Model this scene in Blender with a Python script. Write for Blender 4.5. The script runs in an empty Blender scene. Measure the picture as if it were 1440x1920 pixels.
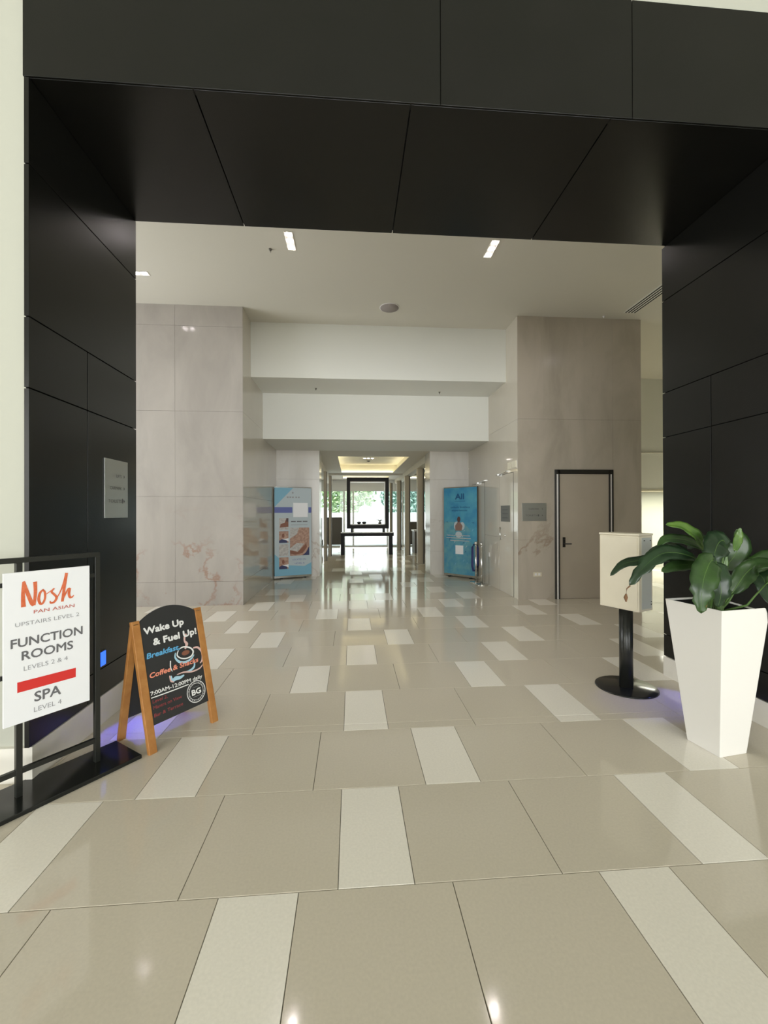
import bpy, bmesh, math, random
from mathutils import Vector, Matrix
random.seed(4)
SC = bpy.context.scene
COL = SC.collection

# ------------------------------------------------------------------ camera
CAM = Vector((0.0579, -1.6534, 1.4534))
FPX = 795.28
cd = bpy.data.cameras.new('camera')
cam = bpy.data.objects.new('camera', cd); COL.objects.link(cam)
right = Vector((0.99713, -0.07558, -0.00324)); down = Vector((-0.00300, 0.00322, -0.99999)); fwd = Vector((0.07559, 0.99713, 0.00298))
cam.matrix_world = Matrix(((right.x, -down.x, -fwd.x, CAM.x), (right.y, -down.y, -fwd.y, CAM.y), (right.z, -down.z, -fwd.z, CAM.z), (0, 0, 0, 1)))
cd.sensor_fit = 'VERTICAL'; cd.sensor_height = 24.0; cd.lens = FPX * 24.0 / 1920.0
cd.clip_start = 0.02; cd.clip_end = 300
SC.camera = cam
SC.view_settings.view_transform = 'Standard'; SC.view_settings.look = 'None'
SC.view_settings.gamma = 1.0; SC.view_settings.use_curve_mapping = False
SC.view_settings.exposure = 0.47

# ------------------------------------------------------------------ world
w = bpy.data.worlds.new('world'); SC.world = w; w.use_nodes = True
bg = w.node_tree.nodes['Background']
bg.inputs[0].default_value = (0.86, 0.95, 1.0, 1); bg.inputs[1].default_value = 1.35
sl = bpy.data.lights.new('sun', 'SUN'); sl.energy = 3.6; sl.angle = .01; sl.color = (1, .97, .9)
so = bpy.data.objects.new('sun', sl); COL.objects.link(so); so.rotation_euler = Vector((.15, .45, -1)).to_track_quat('-Z', 'Y').to_euler()

def area(name, loc, target, sx, sy, power, color=(1, 1, 1), spread=180):
    l = bpy.data.lights.new(name, 'AREA'); l.shape = 'RECTANGLE'; l.size = sx; l.size_y = sy
    l.energy = power; l.color = color; l.spread = math.radians(spread)
    o = bpy.data.objects.new(name, l); COL.objects.link(o); o.location = loc
    o.rotation_euler = (Vector(target) - Vector(loc)).to_track_quat('-Z', 'Y').to_euler()
    return o
# daylight of the open entrance side behind the photographer
area('entrance_daylight', (1.2, -12.6, 2.3), (0.9, 3.0, 2.4), 13.0, 4.2, 800, (1.0, 0.985, 0.95))
# daylight of the open left side of the entrance
area('entrance_side_daylight', (-7.8, -4.5, 2.2), (1.0, 1.0, 1.4), 6.0, 3.6, 230, (1.0, 0.985, 0.95))
# added fill lamp on the left, brightens the lobby; no window is modelled
area('lobby_side_fill', (-5.85, 3.5, 2.2), (2.0, 4.4, 2.2), 2.6, 3.2, 110, (0.95, 0.98, 1.0))
# daylight through the glazed far end of the corridor
area('far_glazing_daylight', (0.6, 16.8, 1.6), (0.6, 8.0, 1.2), 5.0, 2.4, 25, (0.97, 1.0, 0.96))
# ceiling light of the side passage on the right
area('side_passage_light', (8.2, 7.6, 1.95), (8.2, 7.7, 0.0), 1.6, 0.8, 90, (1.0, 1.0, 0.86))

# ------------------------------------------------------------------ materials
def mat(name, color, rough=0.5, metal=0.0, spec=0.5, emit=None, strength=0.0, noise=None, bump=None, coat=0.0):
    m = bpy.data.materials.new(name); m.use_nodes = True
    nt = m.node_tree; b = nt.nodes['Principled BSDF']
    b.inputs['Base Color'].default_value = (*color, 1); b.inputs['Roughness'].default_value = rough
    b.inputs['Metallic'].default_value = metal; b.inputs['Specular IOR Level'].default_value = spec
    b.inputs['Coat Weight'].default_value = coat
    if emit:
        b.inputs['Emission Color'].default_value = (*emit, 1); b.inputs['Emission Strength'].default_value = strength
    tc = nt.nodes.new('ShaderNodeTexCoord')
    if noise:
        sc, c2, detail = noise
        n = nt.nodes.new('ShaderNodeTexNoise'); n.inputs['Scale'].default_value = sc; n.inputs['Detail'].default_value = detail
        r = nt.nodes.new('ShaderNodeMix'); r.data_type = 'RGBA'
        mr = nt.nodes.new('ShaderNodeMapRange'); mr.inputs[1].default_value = .35; mr.inputs[2].default_value = .65
        nt.links.new(tc.outputs['Object'], n.inputs['Vector']); nt.links.new(n.outputs['Fac'], mr.inputs[0]); nt.links.new(mr.outputs[0], r.inputs[0])
        r.inputs[6].default_value = (*color, 1); r.inputs[7].default_value = (*c2, 1)
        nt.links.new(r.outputs[2], b.inputs['Base Color'])
    if bump:
        n2 = nt.nodes.new('ShaderNodeTexNoise'); n2.inputs['Scale'].default_value = bump[0]; n2.inputs['Detail'].default_value = 3
        bp = nt.nodes.new('ShaderNodeBump'); bp.inputs['Strength'].default_value = bump[1]; bp.inputs['Distance'].default_value = 0.002
        nt.links.new(tc.outputs['Object'], n2.inputs['Vector']); nt.links.new(n2.outputs['Fac'], bp.inputs['Height'])
        nt.links.new(bp.outputs[0], b.inputs['Normal'])
    return m

def tile_mat(name, c1, c2, rough):
    m = bpy.data.materials.new(name); m.use_nodes = True
    nt = m.node_tree; b = nt.nodes['Principled BSDF']; b.inputs['Roughness'].default_value = rough; b.inputs['Specular IOR Level'].default_value = .38
    oi = nt.nodes.new('ShaderNodeObjectInfo'); mx = nt.nodes.new('ShaderNodeMix'); mx.data_type = 'RGBA'
    mx.inputs[6].default_value = (*c1, 1); mx.inputs[7].default_value = (*c2, 1)
    nt.links.new(oi.outputs['Random'], mx.inputs[0])
    g = nt.nodes.new('ShaderNodeNewGeometry')
    n = nt.nodes.new('ShaderNodeTexNoise'); n.inputs['Scale'].default_value = 90; n.inputs['Detail'].default_value = 4
    mr = nt.nodes.new('ShaderNodeMapRange'); mr.inputs[1].default_value = .3; mr.inputs[2].default_value = .7; mr.inputs[3].default_value = .96; mr.inputs[4].default_value = 1.03
    mul = nt.nodes.new('ShaderNodeVectorMath'); mul.operation = 'SCALE'
    nt.links.new(g.outputs['Position'], n.inputs['Vector']); nt.links.new(n.outputs['Fac'], mr.inputs[0])
    nt.links.new(mx.outputs[2], mul.inputs[0]); nt.links.new(mr.outputs[0], mul.inputs['Scale'])
    nt.links.new(mul.outputs[0], b.inputs['Base Color'])
    return m

def marble_mat(name, base, dark, vein, rough=0.14, veinscale=0.55, seed=0.0, vz=(1.0, 1.6)):
    m = bpy.data.materials.new(name); m.use_nodes = True
    nt = m.node_tree; b = nt.nodes['Principled BSDF']; b.inputs['Roughness'].default_value = rough
    N = nt.nodes.new; LK = nt.links.new
    g = N('ShaderNodeNewGeometry'); mp = N('ShaderNodeMapping'); mp.inputs['Location'].default_value = (seed, seed * .7, seed * .3)
    LK(g.outputs['Position'], mp.inputs[0])
    st = N('ShaderNodeMapping'); st.inputs['Scale'].default_value = (1.6, 1.6, .55); st.inputs['Rotation'].default_value = (0, .35, 0)
    LK(mp.outputs[0], st.inputs[0])
    cl = N('ShaderNodeTexNoise'); cl.inputs['Scale'].default_value = 1.2; cl.inputs['Detail'].default_value = 7; cl.inputs['Roughness'].default_value = .6; cl.inputs['Distortion'].default_value = .6
    LK(st.outputs[0], cl.inputs['Vector'])
    mr = N('ShaderNodeMapRange'); mr.inputs[1].default_value = .38; mr.inputs[2].default_value = .68
    LK(cl.outputs['Fac'], mr.inputs[0])
    m1 = N('ShaderNodeMix'); m1.data_type = 'RGBA'; m1.inputs[6].default_value = (*base, 1); m1.inputs[7].default_value = (*dark, 1)
    LK(mr.outputs[0], m1.inputs[0])
    # veins: thin band where a distorted noise passes its middle value
    v = N('ShaderNodeTexNoise'); v.inputs['Scale'].default_value = veinscale; v.inputs['Detail'].default_value = 9; v.inputs['Roughness'].default_value = .58; v.inputs['Distortion'].default_value = .25
    LK(mp.outputs[0], v.inputs['Vector'])
    s = N('ShaderNodeMath'); s.operation = 'SUBTRACT'; s.inputs[1].default_value = .5; LK(v.outputs['Fac'], s.inputs[0])
    a = N('ShaderNodeMath'); a.operation = 'ABSOLUTE'; LK(s.outputs[0], a.inputs[0])
    r = N('ShaderNodeMapRange'); r.inputs[1].default_value = .0; r.inputs[2].default_value = .012; r.inputs[3].default_value = 1; r.inputs[4].default_value = 0
    LK(a.outputs[0], r.inputs[0])
    msk = N('ShaderNodeTexNoise'); msk.inputs['Scale'].default_value = .9; LK(mp.outputs[0], msk.inputs['Vector'])
    mk = N('ShaderNodeMapRange'); mk.inputs[1].default_value = .42; mk.inputs[2].default_value = .55; mk.inputs[4].default_value = .6
    LK(msk.outputs['Fac'], mk.inputs[0])
    mu = N('ShaderNodeMath'); mu.operation = 'MULTIPLY'; LK(r.outputs[0], mu.inputs[0])
    sz = N('ShaderNodeSeparateXYZ'); LK(g.outputs['Position'], sz.inputs[0]); zr = N('ShaderNodeMapRange'); zr.inputs[1].default_value = vz[0]; zr.inputs[2].default_value = vz[1]; zr.inputs[3].default_value = 1; zr.inputs[4].default_value = .0; LK(sz.outputs['Z'], zr.inputs[0])
    m3 = N('ShaderNodeMath'); m3.operation = 'MULTIPLY'; LK(mk.outputs[0], m3.inputs[0]); LK(zr.outputs[0], m3.inputs[1]); LK(m3.outputs[0], mu.inputs[1])
    m2 = N('ShaderNodeMix'); m2.data_type = 'RGBA'; m2.inputs[7].default_value = (*vein, 1)
    LK(mu.outputs[0], m2.inputs[0]); LK(m1.outputs[2], m2.inputs[6]); LK(m2.outputs[2], b.inputs['Base Color'])
    return m

def leaf_mat(name, c1, c2):
    m = mat(name, c1, .32, noise=(9, c2, 4), bump=(40, .25)); return m

def glass_mat(name):
    m = bpy.data.materials.new(name); m.use_nodes = True
    nt = m.node_tree; nt.nodes.remove(nt.nodes['Principled BSDF'])
    o = nt.nodes['Material Output']; t = nt.nodes.new('ShaderNodeBsdfTransparent'); t.inputs[0].default_value = (.93, .97, .95, 1)
    g = nt.nodes.new('ShaderNodeBsdfGlossy'); g.inputs['Roughness'].default_value = .02
    f = nt.nodes.new('ShaderNodeFresnel'); f.inputs[0].default_value = 1.45; mx = nt.nodes.new('ShaderNodeMixShader')
    nt.links.new(f.outputs[0], mx.inputs[0]); nt.links.new(t.outputs[0], mx.inputs[1]); nt.links.new(g.outputs[0], mx.inputs[2]); nt.links.new(mx.outputs[0], o.inputs[0])
    return m

M = dict(
    tile=tile_mat('beige_porcelain', (.63, .575, .475), (.66, .60, .50), .08),
    tile_w=tile_mat('white_porcelain', (.87, .825, .74), (.90, .86, .78), .16),
    grout=mat('grout', (.17, .155, .12), .9),
    black=mat('black_laminate', (.0052, .0054, .0045), .27, spec=.36, noise=(3, (.0065, .0066, .0056), 3)),
    blackj=mat('black_joint', (.004, .004, .004), .8),
    white_wall=mat('white_wall_paint', (.47, .475, .41), .7, bump=(120, .1)),
    ceil=mat('ceiling_paint', (.66, .635, .56), .75, bump=(90, .08)),
    bulk=mat('bulkhead_paint', (.78, .785, .74), .7, bump=(90, .08)),
    warm=mat('coffer_paint', (.80, .76, .62), .7),
    skirt=mat('skirting_stone', (.82, .79, .72), .25, noise=(5, (.76, .73, .66), 4)),
    marbleL=marble_mat('pale_pink_marble', (.465, .43, .40), (.39, .36, .335), (.33, .15, .08), .12, .5, 2.2),
    marbleR=marble_mat('warm_grey_marble', (.50, .445, .375), (.40, .355, .295), (.25, .15, .09), .2, .6, 7.7),
    hall=mat('polished_wall_panel', (.66, .615, .53), .07, noise=(1.2, (.62, .575, .49), 4)),
    pillar=marble_mat('light_marble_pillar', (.69, .66, .61), (.61, .58, .53), (.40, .30, .22), .2, .8, 4.1),
    door=mat('greige_door', (.47, .41, .335), .4, noise=(2, (.44, .38, .31), 3)),
    dark_metal=mat('dark_bronze_metal', (.05, .048, .045), .3, .7),
    chrome=mat('brushed_steel', (.68, .68, .66), .2, 1.0),
    side_grey=mat('grey_painted_side', (.50, .52, .48), .5), plate_d=mat('dark_plate', (.13, .125, .11), .4),
    silver=mat('silver_sign_plate', (.40, .405, .385), .35, .75),
    grey_print=mat('grey_print', (.12, .12, .115), .6),
    black_metal=mat('black_powder_metal', (.016, .017, .015), .28),
    black_gloss=mat('black_gloss_metal', (.012, .013, .012), .16, spec=.4),
    wood=mat('oiled_pine', (.50, .235, .07), .45, noise=(14, (.40, .17, .045), 5)),
    slate=mat('chalkboard', (.028, .029, .030), .55),
    white=mat('white_print_board', (.93, .94, .97), .45),
    ink=mat('grey_ink', (.15, .15, .16), .6),
    ink_light=mat('light_grey_ink', (.34, .34, .36), .6),
    red=mat('red_print', (.72, .035, .03), .5),
    orange=mat('orange_print', (.78, .20, .09), .5, noise=(60, (.70, .14, .05), 3)),
    rust=mat('rust_ink', (.55, .13, .10), .6),
    chalk_w=mat('white_chalk', (.85, .85, .84), .8),
    chalk_b=mat('blue_chalk', (.12, .42, .72), .8),
    chalk_o=mat('coral_chalk', (.85, .30, .20), .8),
    chalk_r=mat('dim_red_chalk', (.30, .055, .06), .8),
    chalk_p=mat('pink_chalk', (.75, .50, .46), .8),
    chalk_lb=mat('pale_blue_chalk', (.42, .66, .80), .8),
    cream=mat('cream_painted_metal', (.73, .67, .53), .42, noise=(6, (.70, .64, .50), 4)),
    planter=mat('white_gloss_resin', (.84, .82, .78), .3, bump=(30, .1)),
    soil=mat('dark_soil', (.02, .013, .008), .95, bump=(60, 1)),
    leaf=leaf_mat('leaf_green', (.016, .042, .011), (.036, .085, .018)),
    leaf_l=leaf_mat('leaf_light_green', (.10, .19, .03), (.045, .11, .02)),
    leaf_d=leaf_mat('leaf_dark_green', (.010, .028, .011), (.020, .048, .019)),
    stem=mat('stem_green', (.09, .17, .04), .5),
    dry=mat('dry_brown_leaf', (.18, .09, .04), .8),
    lamp=mat('lamp_glow', (1, 1, 1), .5, emit=(1.0, .90, .92), strength=30),
    cove=mat('cove_glow', (1, 1, 1), .5, emit=(1.0, .92, .68), strength=5.0),
    blue=mat('blue_light_glow', (.1, .2, .9), .4, emit=(.02, .13, 1.0), strength=1.1),
    grille=mat('speaker_grille', (.36, .32, .31), .7, bump=(400, .8)),
    glass=glass_mat('clear_glass'),
    fblack=mat('display_black', (.016, .016, .018), .55, spec=.25),
    fwhite=mat('display_white_trim', (.85, .83, .82), .4),
    navy=mat('navy_belt', (.03, .035, .15), .6),
    bl1=mat('banner_pale', (.52, .60, .64), .45), bl2=mat('banner_sky', (.22, .48, .64), .45), bl3=mat('banner_band', (.12, .15, .42), .45),
    photo_a=mat('photo_skin', (.55, .36, .27), .5, noise=(22, (.36, .20, .15), 3)),
    photo_b=mat('photo_dark', (.10, .055, .055), .5), photo_c=mat('photo_white', (.62, .60, .58), .5, noise=(25, (.45, .43, .42), 3)),
    photo_n=mat('photo_navy', (.03, .035, .12), .5), photo_br=mat('photo_brown', (.25, .10, .06), .5),
    sea=mat('banner_sea', (.045, .27, .50), .4, noise=(3.2, (.10, .40, .55), 6)),
    sea2=mat('banner_shallow_sea', (.17, .42, .48), .4, noise=(6, (.07, .30, .48), 6)),
    deep=mat('banner_deep_blue', (.01, .10, .25), .5), brown=mat('figure_skin_print', (.28, .17, .14), .5),
    concrete=mat('outdoor_paving', (.75, .76, .76), .8), parapet=mat('outdoor_white_wall', (.88, .90, .92), .8),
    tree=mat('tree_leaves', (.42, .58, .28), .7, noise=(2, (.55, .68, .45), 3)), tree_b=mat('tree_leaves_blue_green', (.34, .54, .46), .7, noise=(2, (.50, .66, .60), 3)), bark=mat('bark', (.2, .15, .1), .9),
    taupe=mat('lobby_furniture_dark', (.12, .11, .09), .5), colm=mat('corridor_column_paint', (.42, .37, .28), .4),
)

# ------------------------------------------------------------------ helpers
INV = {}
class MB:
    def __init__(s): s.v = []; s.f = []; s.m = []; s.sm = []
    def add(s, vs, fs, mi=0, smooth=False):
        o = len(s.v); s.v += [tuple(v) for v in vs]
        for f in fs: s.f.append([o + i for i in f]); s.m.append(mi); s.sm.append(smooth)
    def box(s, x0, x1, y0, y1, z0, z1, mi=0):
        vs = [(x0, y0, z0), (x1, y0, z0), (x1, y1, z0), (x0, y1, z0), (x0, y0, z1), (x1, y0, z1), (x1, y1, z1), (x0, y1, z1)]
        s.add(vs, [(0, 3, 2, 1), (4, 5, 6, 7), (0, 1, 5, 4), (1, 2, 6, 5), (2, 3, 7, 6), (3, 0, 4, 7)], mi)
    def obox(s, o, a, b, c, mi=0):      # box from a corner and three edge vectors
        o, a, b, c = Vector(o), Vector(a), Vector(b), Vector(c)
        vs = [o, o + a, o + a + b, o + b, o + c, o + a + c, o + a + b + c, o + b + c]
        fs = [(0, 3, 2, 1), (4, 5, 6, 7), (0, 1, 5, 4), (1, 2, 6, 5), (2, 3, 7, 6), (3, 0, 4, 7)]
        if a.cross(b).dot(c) < 0: fs = [tuple(reversed(f)) for f in fs]
        s.add(vs, fs, mi)
    def bar(s, p, q, wx, wy, mi=0, side=None):
        p, q = Vector(p), Vector(q); d = (q - p).normalized()
        u = Vector(side) if side else (Vector((0, 0, 1)).cross(d) if abs(d.z) < .95 else Vector((1, 0, 0)))
        u = (u - d * u.dot(d)).normalized(); v = d.cross(u)
        s.obox(p - u * wx / 2 - v * wy / 2, u * wx, v * wy, q - p, mi)
    def quad(s, a, b, c, d, mi=0): s.add([a, b, c, d], [(0, 1, 2, 3)], mi)
    def lathe(s, c, prof, n=32, mi=0, smooth=True, axis='z'):
        rings = []
        for r, h in prof:
            rings.append([(c[0] + r * math.cos(2 * math.pi * k / n), c[1] + r * math.sin(2 * math.pi * k / n), c[2] + h) for k in range(n)])
        vs = [p for r in rings for p in r]; fs = []
        for i in range(len(prof) - 1):
            for k in range(n):
                fs.append((i * n + k, i * n + (k + 1) % n, (i + 1) * n + (k + 1) % n, (i + 1) * n + k))
        fs.append(tuple(reversed(range(n)))); fs.append(tuple((len(prof) - 1) * n + k for k in range(n)))
        s.add(vs, fs, mi, smooth)
    def tube(s, pts, r, n=8, mi=0):
        pts = [Vector(p) for p in pts]; rings = []
        for i, p in enumerate(pts):
            d = (pts[min(i + 1, len(pts) - 1)] - pts[max(i - 1, 0)]).normalized()
            u = d.cross(Vector((0, 0, 1))) if abs(d.z) < .95 else d.cross(Vector((1, 0, 0))); u.normalize(); v = d.cross(u)
            rr = r[i] if isinstance(r, (list, tuple)) else r
            rings.append([p + (u * math.cos(2 * math.pi * k / n) + v * math.sin(2 * math.pi * k / n)) * rr for k in range(n)])
        vs = [p for q in rings for p in q]; fs = []
        for i in range(len(pts) - 1):
            for k in range(n): fs.append((i * n + k, i * n + (k + 1) % n, (i + 1) * n + (k + 1) % n, (i + 1) * n + k))
        fs.append(tuple(range(n))); fs.append(tuple(reversed([(len(pts) - 1) * n + k for k in range(n)])))
        s.add(vs, fs, mi, True)
    def build(s, name, mats, parent=None, bevel=0, solid=0):
        if not isinstance(mats, (list, tuple)): mats = [mats]
        me = bpy.data.meshes.new(name); me.from_pydata(s.v, [], s.f)
        for m in mats: me.materials.append(M[m])
        me.polygons.foreach_set('material_index', s.m); me.polygons.foreach_set('use_smooth', s.sm)
        o = bpy.data.objects.new(name, me); COL.objects.link(o)
        if parent is None:
            xs = [v[0] for v in s.v]; ys = [v[1] for v in s.v]; zs = [v[2] for v in s.v]
            c = Vector(((min(xs) + max(xs)) / 2, (min(ys) + max(ys)) / 2, min(zs)))
            me.transform(Matrix.Translation(-c)); o.location = c; INV[o] = Matrix.Translation(-c)
        else:
            me.transform(INV[parent]); o.parent = parent; INV[o] = INV[parent]
        me.update()
        if solid:
            sm = o.modifiers.new('thickness', 'SOLIDIFY'); sm.thickness = solid; sm.offset = 0
        if bevel:
            b = o.modifiers.new('bevel', 'BEVEL'); b.width = bevel; b.segments = 2; b.limit_method = 'ANGLE'
        return o

def bxo(name, m, x0, x1, y0, y1, z0, z1, parent=None, bevel=0):
    b = MB(); b.box(x0, x1, y0, y1, z0, z1); return b.build(name, m, parent, bevel)
def struct(o): o['kind'] = 'structure'; return o
def tag(o, label, cat, group=None):
    o['label'] = label; o['category'] = cat
    if group: o['group'] = group
    return o
def lab(o, l): o['label'] = l; return o
def thing(name, label, cat, loc, group=None):
    o = bpy.data.objects.new(name, None); COL.objects.link(o); o.empty_display_size = .05; o.location = loc
    INV[o] = Matrix.Translation(-Vector(loc)); return tag(o, label, cat, group)

class Face:      # a flat face of a sign: local (s, t) metres on it
    def __init__(s, o, t, u):
        s.o, s.t, s.u = Vector(o), Vector(t).normalized(), Vector(u).normalized(); s.n = s.t.cross(s.u)
    def p(s, a, b, d=0.0): return s.o + s.t * a + s.u * b + s.n * d

def text(F, string, a0, a1, b, cap, m, parent, d=.0015, bold=0.0, shear=0.0, name='lettering', slope=0.0):
    c = bpy.data.curves.new('t', 'FONT'); c.body = string; c.size = 1; c.offset = min(bold, 0); c.shear = shear; c.resolution_u = 3
    o = bpy.data.objects.new('t', c); COL.objects.link(o)
    dg = bpy.context.evaluated_depsgraph_get(); ev = o.evaluated_get(dg)
    me = bpy.data.meshes.new_from_object(ev); bpy.data.objects.remove(o)
    xs = [v.co.x for v in me.vertices]; x0, x1 = min(xs), max(xs)
    sx = (a1 - a0) / (x1 - x0); sy = cap / .729
    for v in me.vertices:
        a = a0 + (v.co.x - x0) * sx
        v.co = F.p(a, b + v.co.y * sy + slope * (a - a0), d)
    if bold > 0:      # heavier strokes: the same outlines laid down again, shifted by a hair
        bm = bmesh.new()
        k = bold * cap * 1.5
        for i, (da, db) in enumerate(((0, 0), (k, 0), (-k, 0), (0, k), (0, -k), (k * .7, k * .7), (-k * .7, -k * .7))):
            n0 = len(bm.verts); bm.from_mesh(me); bm.verts.ensure_lookup_table()
            for v in bm.verts[n0:]: v.co += F.t * da + F.u * db + F.n * (i * .00003)
        bm.to_mesh(me); bm.free()
    me.transform(INV[parent]); me.materials.clear(); me.materials.append(M[m]); me.name = name
    ob = bpy.data.objects.new(name, me); COL.objects.link(ob); ob.parent = parent; INV[ob] = INV[parent]
    return ob

class Print:      # flat printed shapes collected on one face
    def __init__(s, F): s.F = F; s.mb = MB(); s.ms = []; s.k = 0
    def mi(s, m):
        if m not in s.ms: s.ms.append(m)
        return s.ms.index(m)
    def poly(s, pts, m, d=.0012):
        s.k += 1; d += s.k * .00004
        s.mb.add([s.F.p(a, b, d) for a, b in pts], [tuple(range(len(pts)))], s.mi(m))
    def rect(s, a0, a1, b0, b1, m): s.poly([(a0, b0), (a1, b0), (a1, b1), (a0, b1)], m)
    def ellipse(s, a, b, ra, rb, m, n=24, rot=0):
        s.poly([(a + ra * math.cos(x) * math.cos(rot) - rb * math.sin(x) * math.sin(rot), b + ra * math.cos(x) * math.sin(rot) + rb * math.sin(x) * math.cos(rot)) for x in [2 * math.pi * k / n for k in range(n)]], m)
    def ring(s, a, b, r0, r1, m, n=40, ky=1.0):
        s.k += 1
        vs = []; fs = []
        for k in range(n):
            x = 2 * math.pi * k / n
            for r in (r0, r1): vs.append(s.F.p(a + r * math.cos(x), b + r * math.sin(x) * ky, .0012 + s.k * .00004))
        for k in range(n): j = (k + 1) % n; fs.append((2 * k, 2 * k + 1, 2 * j + 1, 2 * j))
        s.mb.add(vs, fs, s.mi(m))
    def brush(s, pts, ws, m, sub=8):
        s.k += 1; P = [Vector(p) for p in pts]; out = []
        n = len(P)
        for i in range(n - 1):
            p0, p1, p2, p3 = P[max(i - 1, 0)], P[i], P[i + 1], P[min(i + 2, n - 1)]
            for j in range(sub):
                t = j / sub
                q = .5 * ((2 * p1) + (p2 - p0) * t + (2 * p0 - 5 * p1 + 4 * p2 - p3) * t * t + (3 * p1 - p0 - 3 * p2 + p3) * t ** 3)
                out.append((q, ws[i] + (ws[i + 1] - ws[i]) * t))
        out.append((P[-1], ws[-1])); vs = []; fs = []
        for i, (q, wd) in enumerate(out):
            a = out[max(i - 1, 0)][0]; b = out[min(i + 1, len(out) - 1)][0]; d = (b - a).normalized(); nn = Vector((-d.y, d.x))
            for sg in (1, -1): r = q + nn * sg * wd / 2; vs.append(s.F.p(r.x, r.y, .0012 + s.k * .00004))
        for i in range(len(out) - 1): fs.append((2 * i, 2 * i + 1, 2 * i + 3, 2 * i + 2))
        s.mb.add(vs, fs, s.mi(m))
    def build(s, name, parent): return s.mb.build(name, s.ms, parent)

# ------------------------------------------------------------------ dimensions
XL, XR = -1.672, 2.835            # faces of the portal and of the hall walls
PY0, PY1, PZ = 0.78, 1.905, 3.815  # portal front, back, soffit height
CY = 5.262                         # front of the marble blocks
CZ = 4.76                          # lobby ceiling

# ------------------------------------------------------------------ floor
fl = struct(bxo('floor', 'grout', -9, 11, -13.0, 19, -.12, -.0045))
def liney(j): return .6 * j + (.031 if j > 2 else 0)
cells = []
for j in range(-21, 31):
    off = .75 * (0, 1, 0, -1)[j % 4]
    spans = [(liney(j), liney(j + 1))] if j != 2 else [(1.2, 1.285), (1.285, 1.831)]
    for k in range(-6, 8):
        for (a, b, wh) in ((0, .5, 1), (.5, 1.5, 0), (1.5, 2.5, 0)):
            x0, x1 = .6 * (off + 2.5 * k + a), .6 * (off + 2.5 * k + b)
            for y0, y1 in spans: cells.append((x0, x1, y0, y1, wh))
def proj(x, y, z=0):
    d = Vector((x, y, z)) - CAM; c = d.dot(fwd)
    if c < .05: return None
    return 720 + FPX * d.dot(right) / c, 960 + FPX * d.dot(down) / c
def visible(x0, x1, y0, y1):
    ym = (y0 + y1) / 2
    lo, hi = -9, 11
    if y1 > PY0 and ym < PY1: lo, hi = XL, XR
    elif ym >= PY1:
        # sight lines through the portal
        lo = CAM.x + (XL - CAM.x) * (y1 - CAM.y) / (PY1 - CAM.y); hi = CAM.x + (XR - CAM.x) * (y1 - CAM.y) / (PY1 - CAM.y)
        if ym > CY: lo, hi = max(lo, XL), min(hi, XR) if ym < 8.3 else hi
        if ym > 8.3: lo, hi = -.9, 2.6
    if x1 < lo or x0 > hi: return False
    ps = [proj(x, y) for x in (x0, x1) for y in (y0, y1)]
    if any(p is None for p in ps): return False
    xs = [p[0] for p in ps]; ys = [p[1] for p in ps]
    return max(xs) > 0 and min(xs) < 1440 and min(ys) < 1920
near, rest = [], []
for c in cells:
    if c[1] < -8.9 or c[0] > 10.9 or c[3] < -12.9 or c[2] > 16.9: continue
    (near if visible(*c[:4]) else rest).append(c)
near.sort(key=lambda c: (Vector(((c[0] + c[1]) / 2, (c[2] + c[3]) / 2, 0)) - CAM).length)
rest += near[299:]; near = near[:299]
cache = {}
def tile_mesh(wd, dp, wh):
    k = (round(wd, 3), round(dp, 3), wh)
    if k not in cache:
        g = .0016; b = MB(); c = .0012
        x, y = wd / 2 - g, dp / 2 - g
        b.add([(-x, -y, -.01), (x, -y, -.01), (x, y, -.01), (-x, y, -.01), (-x, -y, -c), (x, -y, -c), (x, y, -c), (-x, y, -c), (-x + c, -y + c, 0), (x - c, -y + c, 0), (x - c, y - c, 0), (-x + c, y - c, 0)],
              [(0, 1, 5, 4), (1, 2, 6, 5), (2, 3, 7, 6), (3, 0, 4, 7), (4, 5, 9, 8), (5, 6, 10, 9), (6, 7, 11, 10), (7, 4, 8, 11), (8, 9, 10, 11)])
        me = bpy.data.meshes.new('white_tile' if wh else 'tile'); me.from_pydata(b.v, [], b.f); me.materials.append(M['tile_w' if wh else 'tile']); cache[k] = me
    return cache[k]
fi = INV[fl]
for x0, x1, y0, y1, wh in near:
    o = bpy.data.objects.new('tile', tile_mesh(x1 - x0, y1 - y0, wh)); COL.objects.link(o); o.parent = fl
    o.location = fi @ Vector(((x0 + x1) / 2, (y0 + y1) / 2, 0))
b = MB()
for x0, x1, y0, y1, wh in rest:
    g = .0016; b.add([(x0 + g, y0 + g, 0), (x1 - g, y0 + g, 0), (x1 - g, y1 - g, 0), (x0 + g, y1 - g, 0), (x0 + g, y0 + g, -.0045), (x1 - g, y0 + g, -.0045), (x1 - g, y1 - g, -.0045), (x0 + g, y1 - g, -.0045)],
                     [(0, 1, 2, 3), (4, 5, 1, 0), (5, 6, 2, 1), (6, 7, 3, 2), (7, 4, 0, 3)], wh)
o = b.build('tile_paving', ['tile', 'tile_w'], fl); o['kind'] = 'stuff'

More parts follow.
